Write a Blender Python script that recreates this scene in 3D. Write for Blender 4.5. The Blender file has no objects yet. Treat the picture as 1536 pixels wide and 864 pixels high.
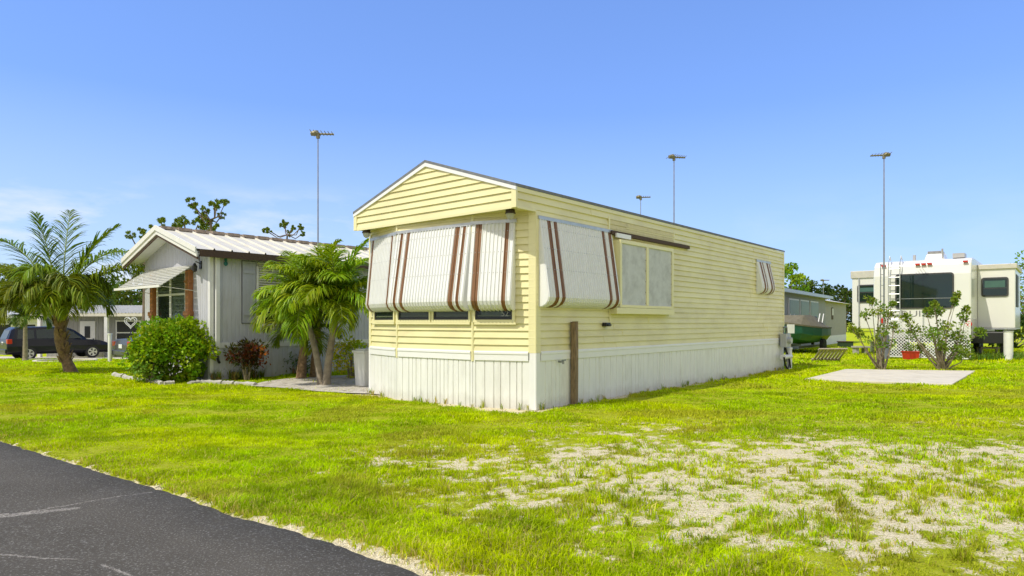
import bpy, math, random
import numpy as np
from mathutils import Vector, Matrix

# ------------------------------------------------------------------ camera, sky, sun, exposure
S = bpy.context.scene
COL = S.collection
CAM_H, FPX, CX, HY = 1.3, 984.0, 768.0, 483.0
cd = bpy.data.cameras.new("camera"); cam = bpy.data.objects.new("camera", cd); COL.objects.link(cam)
cam.location = (0, 0, CAM_H); cam.rotation_euler = (math.radians(90), 0, 0)
cd.sensor_width = 36; cd.lens = FPX / 1536 * 36; cd.shift_y = (HY - 432) / 1536
cd.clip_start = 0.05; cd.clip_end = 3000
S.camera = cam
TO_SUN = Vector((-.584, -.406, 1.0)).normalized()
W = bpy.data.worlds.new("World"); S.world = W; W.use_nodes = True
nt = W.node_tree; nt.nodes.clear()
out = nt.nodes.new("ShaderNodeOutputWorld"); bg = nt.nodes.new("ShaderNodeBackground")
sky = nt.nodes.new("ShaderNodeTexSky"); sky.sky_type = 'NISHITA'; sky.sun_disc = False
sky.sun_elevation = math.asin(TO_SUN.z); sky.sun_rotation = math.atan2(TO_SUN.x, TO_SUN.y) % (2 * math.pi)
sky.air_density = 1.15; sky.dust_density = 0.6; sky.ozone_density = 2.2
bg.inputs['Strength'].default_value = 0.15
# thin low clouds: noise on the sky direction, only low above the horizon
tc = nt.nodes.new("ShaderNodeTexCoord"); mp = nt.nodes.new("ShaderNodeMapping"); mp.inputs['Scale'].default_value = (1.6, 1.6, 5.5)
mp.inputs['Location'].default_value = (0.35, 0.1, 0.0)
no = nt.nodes.new("ShaderNodeTexNoise"); no.inputs['Scale'].default_value = 3.2; no.inputs['Detail'].default_value = 7; no.inputs['Roughness'].default_value = .58
rp = nt.nodes.new("ShaderNodeValToRGB"); rp.color_ramp.elements[0].position = .46; rp.color_ramp.elements[1].position = .62
sp = nt.nodes.new("ShaderNodeSeparateXYZ"); r2 = nt.nodes.new("ShaderNodeValToRGB")
e = r2.color_ramp.elements; e[0].position = .0; e[0].color = (1, 1, 1, 1); e[1].position = .2; e[1].color = (0, 0, 0, 1); r2.color_ramp.elements.new(.12).color = (.85, .85, .85, 1)
mu = nt.nodes.new("ShaderNodeMath"); mu.operation = 'MULTIPLY'
m2 = nt.nodes.new("ShaderNodeMath"); m2.operation = 'MULTIPLY'; m2.inputs[1].default_value = .75
mx = nt.nodes.new("ShaderNodeMix"); mx.data_type = 'RGBA'; mx.inputs[7].default_value = (5.6, 5.9, 6.3, 1)
L = nt.links.new
L(tc.outputs['Generated'], mp.inputs[0]); L(mp.outputs[0], no.inputs['Vector']); L(no.outputs['Fac'], rp.inputs[0])
L(tc.outputs['Generated'], sp.inputs[0]); L(sp.outputs['Z'], r2.inputs[0]); L(rp.outputs[0], mu.inputs[0]); L(r2.outputs[0], mu.inputs[1])
def wmath(op, a, b):
    k = nt.nodes.new("ShaderNodeMath"); k.operation = op
    for i, v in enumerate((a, b)):
        if isinstance(v, (int, float)): k.inputs[i].default_value = v
        else: L(v, k.inputs[i])
    return k.outputs[0]
sc_ = nt.nodes.new("ShaderNodeSeparateColor"); L(sky.outputs[0], sc_.inputs[0]); cc_ = nt.nodes.new("ShaderNodeCombineColor")
for i_, gain_ in enumerate((.85, 1.20, 2.05)):       # flatten the brightness range of the sky a little and deepen its blue
    L(wmath('MULTIPLY', wmath('POWER', sc_.outputs[i_], .63), gain_), cc_.inputs[i_])
hzr = nt.nodes.new("ShaderNodeMapRange"); hzr.inputs[1].default_value = .30; hzr.inputs[2].default_value = .0; hzr.inputs[3].default_value = 0; hzr.inputs[4].default_value = .62; L(sp.outputs['Z'], hzr.inputs[0])
hz_x = nt.nodes.new("ShaderNodeMapRange"); hz_x.inputs[1].default_value = -.75; hz_x.inputs[2].default_value = .6; hz_x.inputs[3].default_value = 1.25; hz_x.inputs[4].default_value = .5; L(sp.outputs['X'], hz_x.inputs[0])
hm = nt.nodes.new("ShaderNodeMix"); hm.data_type = 'RGBA'; hm.inputs[7].default_value = (3.7, 4.6, 5.5, 1); L(wmath('MULTIPLY', hzr.outputs[0], hz_x.outputs[0]), hm.inputs[0]); L(cc_.outputs[0], hm.inputs[6])
# broken white cumulus added out of view behind the photographer, filling the shaded walls
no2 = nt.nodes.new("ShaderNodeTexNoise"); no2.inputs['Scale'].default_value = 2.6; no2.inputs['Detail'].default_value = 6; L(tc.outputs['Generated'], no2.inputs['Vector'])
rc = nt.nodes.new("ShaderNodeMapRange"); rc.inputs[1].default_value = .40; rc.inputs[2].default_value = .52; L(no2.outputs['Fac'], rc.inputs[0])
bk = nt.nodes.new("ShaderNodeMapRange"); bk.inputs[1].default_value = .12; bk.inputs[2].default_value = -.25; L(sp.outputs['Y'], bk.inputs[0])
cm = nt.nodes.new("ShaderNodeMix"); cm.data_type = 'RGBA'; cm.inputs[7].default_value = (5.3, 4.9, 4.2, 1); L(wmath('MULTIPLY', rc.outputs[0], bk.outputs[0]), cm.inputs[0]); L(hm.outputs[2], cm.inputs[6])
cx_ = nt.nodes.new('ShaderNodeMapRange'); cx_.inputs[1].default_value = .05; cx_.inputs[2].default_value = -.30; cx_.inputs[3].default_value = .12; L(sp.outputs['X'], cx_.inputs[0])
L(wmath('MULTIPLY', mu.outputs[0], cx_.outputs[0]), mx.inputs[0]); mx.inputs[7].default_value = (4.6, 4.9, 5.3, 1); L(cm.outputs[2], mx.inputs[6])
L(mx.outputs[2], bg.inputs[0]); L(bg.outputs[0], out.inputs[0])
sl = bpy.data.lights.new("sun", 'SUN'); sun = bpy.data.objects.new("sun", sl); COL.objects.link(sun)
sl.energy = 3.05; sl.angle = math.radians(.5); sl.color = (1, .94, .82)
sun.rotation_euler = (-TO_SUN).to_track_quat('-Z', 'Y').to_euler()
S.view_settings.view_transform = 'Standard'; S.view_settings.look = 'None'; S.view_settings.gamma = 1
S.view_settings.use_curve_mapping = False; S.view_settings.exposure = 0.36
S.cycles.use_denoising = True; S.cycles.max_bounces = 8; S.cycles.transparent_max_bounces = 12

# ------------------------------------------------------------------ places: street grid directions and frames
D1 = np.array([.6457, .7636]); D2 = np.array([-.7636, .6457])   # along the homes / across the homes
ROT = math.atan2(D1[1], D1[0])
def ground_at(px, py, z=0.0):
    Z = FPX * (CAM_H - z) / (py - HY); return np.array([(px - CX) / FPX * Z, Z])
def at(px, Z): return np.array([(px - CX) / FPX * Z, Z])
def hz(py, Z): return CAM_H + (HY - py) / FPX * Z
class Frame:
    def __init__(s, O, rot=ROT):
        s.O = np.array(O, float); s.rot = rot
        s.a = np.array([math.cos(rot), math.sin(rot)]); s.b = np.array([-math.sin(rot), math.cos(rot)])
    def u(s, px, v=0):
        k = (px - CX) / FPX; P = s.O + v * s.b; return (k * P[1] - P[0]) / (s.a[0] - k * s.a[1])
    def v(s, px, u=0):
        k = (px - CX) / FPX; P = s.O + u * s.a; return (k * P[1] - P[0]) / (s.b[0] - k * s.b[1])
    def z(s, py, u, v): return hz(py, (s.O + u * s.a + v * s.b)[1])
    def w(s, u, v): return s.O + u * s.a + v * s.b

def sstep(a, b, x):
    t = np.clip((x - a) / (b - a), 0, 1); return t * t * (3 - 2 * t)
def ground_z(x, y):   # the land falls away gently behind and to the left
    return -0.8 * np.clip((np.asarray(y, float) - 17.5) / 20.5, 0, 1) * sstep(7.0, 10.5, -np.asarray(x, float))

# ------------------------------------------------------------------ numpy noise
_rs = np.random.RandomState(7); _T = _rs.rand(256, 256)
def vnoise(x, y):
    xi = np.floor(x).astype(int); yi = np.floor(y).astype(int); fx = x - xi; fy = y - yi
    fx = fx * fx * (3 - 2 * fx); fy = fy * fy * (3 - 2 * fy)
    g = lambda i, j: _T[i & 255, j & 255]
    return (g(xi, yi) * (1 - fx) + g(xi + 1, yi) * fx) * (1 - fy) + (g(xi, yi + 1) * (1 - fx) + g(xi + 1, yi + 1) * fx) * fy
def fbm(x, y, o=4):
    s = 0; a = .5; n = 0
    for i in range(o):
        s = s + a * vnoise(x * 2 ** i + 17.3 * i, y * 2 ** i + 9.1 * i); n += a; a *= .55
    return s / n

# ------------------------------------------------------------------ materials
MATS = {}
def lin(c): return tuple((v / 12.92 if v <= .04045 else ((v + .055) / 1.055) ** 2.4) for v in c)
def mat(name, col, rough=.6, metal=0, var=.08, scale=6, bump=0, bscale=60, dirt=None, dscale=2.0, dpos=(.55, .75), spec=.5, coat=0, stretch=None):
    if name in MATS: return MATS[name]
    m = bpy.data.materials.new(name); m.use_nodes = True; n = m.node_tree.nodes; l = m.node_tree.links.new
    b = n['Principled BSDF']; b.inputs['Roughness'].default_value = rough; b.inputs['Metallic'].default_value = metal
    b.inputs['Specular IOR Level'].default_value = spec; b.inputs['Coat Weight'].default_value = coat
    t = n.new('ShaderNodeTexCoord'); src = t.outputs['Object']
    if stretch:
        mm = n.new('ShaderNodeMapping'); mm.inputs['Scale'].default_value = stretch; l(src, mm.inputs[0]); src = mm.outputs[0]
    a = n.new('ShaderNodeTexNoise'); a.inputs['Scale'].default_value = scale; a.inputs['Detail'].default_value = 5; l(src, a.inputs['Vector'])
    mr = n.new('ShaderNodeMapRange'); mr.inputs[1].default_value = .3; mr.inputs[2].default_value = .7; mr.inputs[3].default_value = 1 - var; mr.inputs[4].default_value = 1 + var
    l(a.outputs['Fac'], mr.inputs[0])
    hv = n.new('ShaderNodeVectorMath'); hv.operation = 'SCALE'; hv.inputs[0].default_value = col[:3]; l(mr.outputs[0], hv.inputs['Scale'])
    last = hv.outputs[0]
    if dirt:
        d = n.new('ShaderNodeTexNoise'); d.inputs['Scale'].default_value = dscale; d.inputs['Detail'].default_value = 8; d.inputs['Roughness'].default_value = .65; l(src, d.inputs['Vector'])
        r = n.new('ShaderNodeValToRGB'); r.color_ramp.elements[0].position = dpos[0]; r.color_ramp.elements[1].position = dpos[1]; l(d.outputs['Fac'], r.inputs[0])
        x = n.new('ShaderNodeMix'); x.data_type = 'RGBA'; x.inputs[7].default_value = (*dirt, 1); l(r.outputs[0], x.inputs[0]); l(last, x.inputs[6]); last = x.outputs[2]
    l(last, b.inputs['Base Color'])
    if bump:
        bn = n.new('ShaderNodeTexNoise'); bn.inputs['Scale'].default_value = bscale; bn.inputs['Detail'].default_value = 4; l(src, bn.inputs['Vector'])
        bb = n.new('ShaderNodeBump'); bb.inputs['Strength'].default_value = bump; bb.inputs['Distance'].default_value = .02; l(bn.outputs['Fac'], bb.inputs['Height']); l(bb.outputs[0], b.inputs['Normal'])
    if name in ('white_skirting', 'grey_white_panel'):   # soil splashed on the foot of the panels
        src2 = b.inputs['Base Color'].links[0].from_socket; g2 = n.new('ShaderNodeSeparateXYZ'); l(t.outputs['Object'], g2.inputs[0])
        q1 = n.new('ShaderNodeMapRange'); q1.inputs[1].default_value = .34; q1.inputs[2].default_value = .0; q1.inputs[3].default_value = -.35; q1.inputs[4].default_value = .55; l(g2.outputs['Z'], q1.inputs[0])
        q2 = n.new('ShaderNodeTexNoise'); q2.inputs['Scale'].default_value = 5; q2.inputs['Detail'].default_value = 8; q2.inputs['Roughness'].default_value = .7; l(t.outputs['Object'], q2.inputs['Vector'])
        q3 = n.new('ShaderNodeMath'); q3.operation = 'ADD'; q3.use_clamp = True; l(q1.outputs[0], q3.inputs[0]); l(q2.outputs['Fac'], q3.inputs[1])
        q4 = n.new('ShaderNodeMapRange'); q4.inputs[1].default_value = .55; q4.inputs[2].default_value = 1.0; q4.inputs[4].default_value = .34; l(q3.outputs[0], q4.inputs[0])
        x2 = n.new('ShaderNodeMix'); x2.data_type = 'RGBA'; x2.inputs[7].default_value = (.30, .27, .19, 1); l(q4.outputs[0], x2.inputs[0]); l(src2, x2.inputs[6]); l(x2.outputs[2], b.inputs['Base Color'])
    MATS[name] = m; return m
def leafmat(name, trans=.35, rough=.45, gain=1.0):
    """colour comes from the 'col' attribute (leaf-to-leaf variation)"""
    if name in MATS: return MATS[name]
    m = bpy.data.materials.new(name); m.use_nodes = True; n = m.node_tree.nodes; l = m.node_tree.links.new
    b = n['Principled BSDF']; b.inputs['Roughness'].default_value = rough; b.inputs['Specular IOR Level'].default_value = .2 if name == 'leaf' else .06
    a = n.new('ShaderNodeAttribute'); a.attribute_name = 'col'
    l(a.outputs['Color'], b.inputs['Base Color'])
    t = n.new('ShaderNodeBsdfTranslucent'); hs = n.new('ShaderNodeVectorMath'); hs.operation = 'MULTIPLY'; hs.inputs[1].default_value = (1.25, 1.2, .5)
    l(a.outputs['Color'], hs.inputs[0]); l(hs.outputs[0], t.inputs['Color'])
    x = n.new('ShaderNodeMixShader'); x.inputs[0].default_value = trans
    l(b.outputs[0], x.inputs[1]); l(t.outputs[0], x.inputs[2]); l(x.outputs[0], n['Material Output'].inputs[0])
    MATS[name] = m; return m
def glassmat(name, col=(.02, .03, .03), rough=.03, alpha=.35):
    if name in MATS: return MATS[name]
    m = bpy.data.materials.new(name); m.use_nodes = True; n = m.node_tree.nodes; l = m.node_tree.links.new
    b = n['Principled BSDF']; b.inputs['Base Color'].default_value = (*col, 1); b.inputs['Roughness'].default_value = rough; b.inputs['IOR'].default_value = 1.6
    t = n.new('ShaderNodeBsdfTransparent'); t.inputs[0].default_value = (.9, .95, .93, 1); x = n.new('ShaderNodeMixShader'); x.inputs[0].default_value = alpha
    l(t.outputs[0], x.inputs[1]); l(b.outputs[0], x.inputs[2]); l(x.outputs[0], n['Material Output'].inputs[0])
    MATS[name] = m; return m

YEL = mat('yellow_vinyl', (.77, .715, .385), .5, var=.045, scale=1.5, dirt=(.58, .51, .27), dscale=1.2, dpos=(.44, .9), stretch=(1, 1, 2))
YTRIM = mat('yellow_trim', (.78, .725, .40), .4, var=.03, scale=2)
WSK = mat('white_skirting', (.79, .79, .755), .4, var=.04, scale=3, dirt=(.55, .54, .48), dscale=1.6, dpos=(.52, .95), stretch=(3, 3, .8))
WTRIM = mat('white_trim', (.80, .80, .78), .35, var=.02)
AWN = mat('white_awning_metal', (.74, .75, .73), .35, var=.04, scale=5, dirt=(.5, .5, .46), dscale=3, dpos=(.58, .95), stretch=(4, 4, .7))
BRN = mat('brown_stripe_paint', (.20, .095, .035), .4, var=.1, scale=8)
ALU = mat('dull_aluminium', (.5, .51, .5), .4, .6, var=.12, scale=9)
ROOFG = mat('grey_roof', (.16, .17, .18), .7, var=.2, scale=12)
BOARD = mat('whitewashed_board', (.55, .565, .565), .75, var=.08, scale=7, bump=.15, bscale=40, dirt=(.40, .41, .41), dscale=5, dpos=(.48, .75))
DKBRN = mat('dark_brown_wood', (.075, .045, .025), .8, var=.3, scale=14, bump=.3, stretch=(1, 1, 6))
POSTW = mat('weathered_post_wood', (.26, .18, .095), .85, var=.3, scale=10, bump=.5, bscale=30, dirt=(.05, .036, .022), dscale=9, dpos=(.50, .70), stretch=(5, 5, .5))
BLK = mat('black_plastic', (.015, .015, .016), .4, var=.1)
DARKIN = mat('dark_interior', (.03, .032, .035), .8)
BLIND = mat('blind_slats', (.42, .43, .40), .6, var=.05)
GLS = glassmat('window_glass')
GLSD = glassmat('dark_tinted_glass', (.008, .02, .014), .04, .93)
T111 = mat('grey_white_panel', (.50, .51, .55), .65, var=.05, scale=5, bump=.15, dirt=(.40, .39, .38), dscale=3, dpos=(.5, .85), stretch=(3, 3, .5))
T111b = mat('grey_shutter', (.40, .41, .45), .6, var=.05, scale=8)
CREAM = mat('cream_trim', (.74, .73, .66), .5, var=.04)
CORR = mat('cream_metal_roof', (.62, .59, .49), .5, .0, var=.08, scale=3, dirt=(.55, .5, .40), dscale=2.2, dpos=(.56, .9))
RUST = mat('rusty_ridge', (.30, .24, .18), .85, var=.35, scale=12)
ORW = mat('orange_stained_wood', (.36, .14, .04), .45, var=.25, scale=6, stretch=(4, 4, .5))
GALV = mat('galvanised_steel', (.30, .31, .31), .45, .7, var=.15)
ANT = mat('antenna_metal', (.22, .20, .13), .6, .4, var=.2)
CONC = mat('pale_concrete', (.60, .55, .44), .9, var=.08, scale=4, bump=.25, bscale=90, dirt=(.45, .40, .30), dscale=1.5, dpos=(.5, .8))
STONE = mat('edging_stone', (.42, .40, .36), .9, var=.2, scale=9, bump=.5)
BARK = mat('palm_bark', (.27, .225, .165), .9, var=.3, scale=10, bump=.6, bscale=22, dirt=(.13, .10, .07), dscale=5)
HUSK = mat('palm_husk', (.23, .15, .08), .95, var=.45, scale=14, bump=.9, bscale=18, dirt=(.08, .05, .03), dscale=7)
STEM = mat('shrub_stem', (.22, .18, .12), .9, var=.25, scale=20, bump=.4)
PBARK = mat('pine_bark', (.16, .12, .09), .9, var=.3)
RACH = mat('frond_stalk', (.26, .33, .06), .5, var=.15)
LEAF = leafmat('leaf'); GRASSM = leafmat('grass_blade', .4, .55); NEED = leafmat('needles', .15, .6)
RVW = mat('rv_gelcoat', (.72, .71, .66), .25, var=.02, scale=2, coat=.2)
RVG = mat('rv_grey_side', (.42, .41, .39), .35, var=.05)
RVT = mat('rv_rubber', (.05, .05, .05), .6)
REDL = mat('red_lens', (.50, .03, .01), .2, var=.05)
NAVY = mat('navy_paint', (.004, .005, .011), .3, 0, var=.03, coat=.25, spec=.3)
GREYC = mat('grey_car_paint', (.05, .052, .06), .35, .1, var=.03, coat=.3)
TYRE = mat('tyre_rubber', (.02, .02, .02), .85)
RIM = mat('alloy_rim', (.6, .6, .6), .3, .8)
WHITEP = mat('white_paint', (.72, .72, .70), .5, var=.05)
GREYH = mat('grey_house_wall', (.30, .30, .28), .7, var=.05)
WHITEH = mat('white_house_wall', (.66, .66, .63), .7, var=.05)
GREENB = mat('green_boat_paint', (.006, .085, .05), .45, var=.12)
TANB = mat('tan_canvas', (.15, .135, .09), .85, var=.15, bump=.3)
REDP = mat('red_plastic', (.55, .03, .015), .45); BLUEP = mat('blue_plastic', (.03, .13, .32), .45); TEALP = mat('teal_plastic', (.02, .16, .17), .45)
OLDW = mat('old_grey_wood', (.34, .29, .22), .9, var=.25, scale=12, stretch=(1, 1, 1))

# ------------------------------------------------------------------ mesh builder
class MB:
    def __init__(s): s.v = []; s.f = []; s.m = []; s.c = []; s.mats = []; s.cur = 0; s.col = (.5, .5, .5)
    def use(s, m):
        if m not in s.mats: s.mats.append(m)
        s.cur = s.mats.index(m); return s
    def add(s, vs, fs):
        o = len(s.v); s.v += [tuple(map(float, p)) for p in vs]; s.c += [s.col] * len(vs)
        for f in fs: s.f.append([i + o for i in f]); s.m.append(s.cur)
    def poly(s, pts): s.add(pts, [list(range(len(pts)))])
    def box(s, x0, x1, y0, y1, z0, z1, M=None):
        p = [(x, y, z) for x in (x0, x1) for y in (y0, y1) for z in (z0, z1)]
        if M is not None: p = [tuple(M @ Vector(q)) for q in p]
        s.add(p, [(0, 1, 3, 2), (4, 6, 7, 5), (0, 4, 5, 1), (2, 3, 7, 6), (0, 2, 6, 4), (1, 5, 7, 3)])
    def prism(s, base, vec):
        n = len(base); v = Vector(vec); b = [Vector(p) for p in base]
        s.add([tuple(p) for p in b] + [tuple(p + v) for p in b], [list(range(n))[::-1], [i + n for i in range(n)]] + [(i, (i + 1) % n, (i + 1) % n + n, i + n) for i in range(n)])
    def tube(s, pts, r, n=8, cap=True):
        pts = [Vector(p) for p in pts]; R = r if hasattr(r, '__len__') else [r] * len(pts); vs = []
        for i, p in enumerate(pts):
            t = (pts[min(i + 1, len(pts) - 1)] - pts[max(i - 1, 0)])
            t = t.normalized() if t.length > 1e-9 else Vector((0, 0, 1))
            a = Vector((0, 0, 1)) if abs(t.z) < .9 else Vector((1, 0, 0)); x = t.cross(a).normalized(); y = t.cross(x)
            for k in range(n):
                th = 2 * math.pi * k / n; vs.append(p + (x * math.cos(th) + y * math.sin(th)) * R[i])
        fs = [(i * n + k, i * n + (k + 1) % n, (i + 1) * n + (k + 1) % n, (i + 1) * n + k) for i in range(len(pts) - 1) for k in range(n)]
        if cap: fs += [list(range(n)), [(len(pts) - 1) * n + k for k in range(n)][::-1]]
        s.add([tuple(v) for v in vs], fs)
    def loft(s, rings, closed=True, cap=True):
        n = len(rings[0]); vs = [p for r in rings for p in r]; K = n if closed else n - 1
        fs = [(i * n + k, i * n + (k + 1) % n, (i + 1) * n + (k + 1) % n, (i + 1) * n + k) for i in range(len(rings) - 1) for k in range(K)]
        if cap and closed: fs += [list(range(n)), [(len(rings) - 1) * n + k for k in range(n)][::-1]]
        s.add(vs, fs)
    def build(s, name, m=None, parent=None, smooth=False, label=None, cat=None, group=None, kind=None, bevel=0):
        me = bpy.data.meshes.new(name); me.from_pydata(s.v, [], s.f)
        ml = s.mats if s.mats else [m]
        for k in ml: me.materials.append(k)
        if s.mats: me.polygons.foreach_set('material_index', s.m)
        if any(k in (LEAF, GRASSM, NEED) for k in ml):
            a = me.attributes.new('col', 'FLOAT_COLOR', 'POINT'); a.data.foreach_set('color', np.c_[np.array(s.c), np.ones(len(s.c))].ravel())
        if smooth: me.polygons.foreach_set('use_smooth', [True] * len(me.polygons))
        me.validate(); me.update()
        o = bpy.data.objects.new(name, me); COL.objects.link(o)
        if parent: o.parent = parent
        if bevel:
            b = o.modifiers.new('bevel', 'BEVEL'); b.width = bevel; b.segments = 2; b.limit_method = 'ANGLE'
        return tag(o, label, cat, group, kind)
def tag(o, label=None, cat=None, group=None, kind=None):
    if label: o['label'] = label
    if cat: o['category'] = cat
    if group: o['group'] = group
    if kind: o['kind'] = kind
    return o
def thing(name, loc, rz, label, cat, group=None):
    o = bpy.data.objects.new(name, None); COL.objects.link(o); o.empty_display_size = .2
    o.location = loc; o.rotation_euler = (0, 0, rz); return tag(o, label, cat, group)
def B(*a, M=None):
    m = MB(); m.box(*a, M=M); return m
R = random.Random(11)
def text(name, body, size, m, parent, loc, rot, ext=.002, align='CENTER', sx=1):
    c = bpy.data.curves.new(name, 'FONT'); c.body = body; c.size = size; c.extrude = ext; c.align_x = align; c.align_y = 'CENTER'
    t_ = bpy.data.objects.new(name, c); COL.objects.link(t_); dg = bpy.context.evaluated_depsgraph_get(); dg.update()
    me = bpy.data.meshes.new_from_object(t_.evaluated_get(dg)); bpy.data.objects.remove(t_); bpy.data.curves.remove(c); me.materials.clear(); me.materials.append(m); me.name = name
    o = bpy.data.objects.new(name, me); COL.objects.link(o); o.parent = parent; o.location = loc; o.rotation_euler = rot; o.scale = (sx, 1, 1); return o

# ------------------------------------------------------------------ ground
RA, RB = ground_at(0, 661), ground_at(645, 862)      # two points on the road edge
RT = (RB - RA) / np.linalg.norm(RB - RA); RN = np.array([-RT[1], RT[0]]); RN = RN if RN[1] > 0 else -RN   # RN points to the lawn
def road_d(x, y): return (x - RA[0]) * RN[0] + (y - RA[1]) * RN[1]
def road_edge(x, y):
    t = (x - RA[0]) * RT[0] + (y - RA[1]) * RT[1]
    return .05 * (fbm(t * 1.3 + 50, t * 0 + 3.3, 3) - .5) * 2 + .03 * (fbm(t * 9 + 5, t * 0 + 1.3, 2) - .5) * 2
def sandiness(x, y):
    x = np.asarray(x, float); y = np.asarray(y, float)
    g = lambda cx, cy, rx, ry: np.exp(-(((x - cx) / rx) ** 2 + ((y - cy) / ry) ** 2))
    s = .85 * g(4.3, 6.2, 2.3, 1.1) + .60 * g(1.7, 6.4, 1.9, 1.2) + .42 * g(.5, 5.0, 1.7, 1.1) + .46 * g(2.2, 4.6, 1.5, 1.0) + .42 * g(3.4, 4.2, 1.4, .9) + .55 * g(6.8, 6.2, 2, 1.3)
    s += .36 * g(-1.0, 6.3, 1.2, .9) + .24 * g(1.2, 7.8, 2.6, .8) + .16 * g(3.5, 8.6, 3.0, .6) + .2 * g(1.0, 3.9, 1.2, .5) + .3 * g(7, 8.4, 1.6, .5)
    n = fbm(x * 1.3 + 3, y * 1.7 + 8, 3); f = fbm(x * 4.1 + 31, y * 5.2 + 12, 4); k = fbm(x * 13 + 5, y * 15 + 40, 3)
    w_ = np.clip(s * 2.6, 0, 1)
    k2 = fbm(x * 27 + 2, y * 29 + 70, 2)
    s = np.minimum(s, .92) * (.62 + .60 * n) + ((f - .5) * 1.15 + (k - .5) * 1.45 + (k2 - .5) * 1.0) * w_ - .03
    s = sstep(.06, .88, s) * (.70 + .30 * sstep(.35, .6, k))
    d = road_d(x, y) - road_edge(x, y)                        # bare verge beside the asphalt
    t = (x - RA[0]) * RT[0] + (y - RA[1]) * RT[1]
    wdt = np.maximum(.008, -.015 + .17 * sstep(4.2, 7.2, t) + .12 * (fbm(t * 2.2, t * 0 + 9, 3) - .45))
    s = np.maximum(s, 1 - sstep(wdt * .6, wdt * 1.3 + .02, d + (k - .5) * .22 + (f - .5) * .12))
    r = np.stack([x - Cf.O[0], y - Cf.O[1]], -1); u = r @ D1; v = r @ D2   # foot of the yellow home
    din = np.maximum(np.maximum(-.40 - u, u - 11.2), np.maximum(-v, v - 3.8))
    s = np.maximum(s, (1 - sstep(.02, .22, din + (f - .5) * .35)) * .95)
    return np.clip(s, 0, 1)
Cf = Frame(ground_at(803, 615)); Af = Frame(ground_at(316, 571))

def axis(lo, hi, fine0, fine1, st, grow=1.25):
    a = list(np.arange(fine0, fine1 + 1e-6, st)); s = st
    while a[-1] < hi: s *= grow; a.append(a[-1] + s)
    s = st; b = []
    p = fine0
    while p > lo: s *= grow; p -= s; b.append(p)
    return np.array(b[::-1] + a)
gx = axis(-900, 900, -9, 13, .075); gy = axis(-300, 1500, 2.4, 14, .075)
X, Y = np.meshgrid(gx, gy); Zg = ground_z(X, Y)
sd = sandiness(X, Y); tr = fbm(X * 1.1, Y * 1.1, 4)
near = (X > -10) & (X < 14) & (Y < 16)
Zg = Zg + near * ((fbm(X * .8 + 3, Y * .8, 3) - .5) * .03 + (fbm(X * 7, Y * 7, 3) - .5) * .022 * np.clip(sd + .3, 0, 1))
dR = road_d(X, Y) - road_edge(X, Y)
Zg = np.where(dR < 0.02, -.05, Zg)
nx, ny = len(gx), len(gy)
me = bpy.data.meshes.new('ground'); idx = np.arange(nx * ny).reshape(ny, nx)
q = np.stack([idx[:-1, :-1], idx[:-1, 1:], idx[1:, 1:], idx[1:, :-1]], -1).reshape(-1, 4)
me.vertices.add(nx * ny); me.vertices.foreach_set('co', np.stack([X, Y, Zg], -1).ravel())
me.loops.add(q.size); me.loops.foreach_set('vertex_index', q.ravel()); me.polygons.add(len(q)); me.polygons.foreach_set('loop_start', np.arange(len(q)) * 4)
me.update(calc_edges=True); me.polygons.foreach_set('use_smooth', np.ones(len(q), bool))
a = me.attributes.new('sand', 'FLOAT', 'POINT'); a.data.foreach_set('value', sd.ravel())
gm = bpy.data.materials.new('lawn_soil_and_sand'); gm.use_nodes = True; n = gm.node_tree.nodes; l = gm.node_tree.links.new; b = n['Principled BSDF']; b.inputs['Roughness'].default_value = .95; b.inputs['Specular IOR Level'].default_value = .1
def noise(n, l, scale, detail=5, rough=.6, vec=None):
    t = n.new('ShaderNodeTexNoise'); t.inputs['Scale'].default_value = scale; t.inputs['Detail'].default_value = detail; t.inputs['Roughness'].default_value = rough
    l(vec, t.inputs['Vector']); return t.outputs['Fac']
def ramp(n, l, src, stops):
    r = n.new('ShaderNodeValToRGB'); l(src, r.inputs[0]); e = r.color_ramp.elements
    e[0].position, e[0].color = stops[0][0], (*stops[0][1], 1); e[1].position, e[1].color = stops[-1][0], (*stops[-1][1], 1)
    for p, c in stops[1:-1]: e.new(p).color = (*c, 1)
    return r.outputs[0]
def mixc(n, l, f, a_, b_):
    x = n.new('ShaderNodeMix'); x.data_type = 'RGBA'; l(f, x.inputs[0]); l(a_, x.inputs[6]); l(b_, x.inputs[7]); return x.outputs[2]
P = n.new('ShaderNodeNewGeometry').outputs['Position']
at_ = n.new('ShaderNodeAttribute'); at_.attribute_name = 'sand'
soil = ramp(n, l, noise(n, l, 9, 8, .7, P), [(.3, (.20, .22, .012)), (.5, (.32, .36, .015)), (.7, (.42, .42, .05))])
far = ramp(n, l, noise(n, l, 1.2, 6, .6, P), [(.3, (.30, .37, .006)), (.5, (.40, .47, .008)), (.7, (.48, .52, .015))])
sx = n.new('ShaderNodeSeparateXYZ'); l(P, sx.inputs[0]); mr = n.new('ShaderNodeMapRange'); mr.inputs[1].default_value = 11; mr.inputs[2].default_value = 19; l(sx.outputs['Y'], mr.inputs[0])
green = mixc(n, l, mr.outputs[0], soil, far)
sand = ramp(n, l, noise(n, l, 38, 8, .75, P), [(.27, (.30, .25, .11)), (.38, (.54, .46, .27)), (.5, (.76, .67, .44)), (.70, (.88, .80, .58))])
shell = ramp(n, l, noise(n, l, 160, 3, .6, P), [(.40, (.55, .55, .55)), (.55, (1, 1, 1)), (.75, (1.2, 1.2, 1.2))])
sm = n.new('ShaderNodeMix'); sm.data_type = 'RGBA'; sm.blend_type = 'MULTIPLY'; sm.inputs[0].default_value = 1; l(sand, sm.inputs[6]); l(shell, sm.inputs[7])
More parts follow.
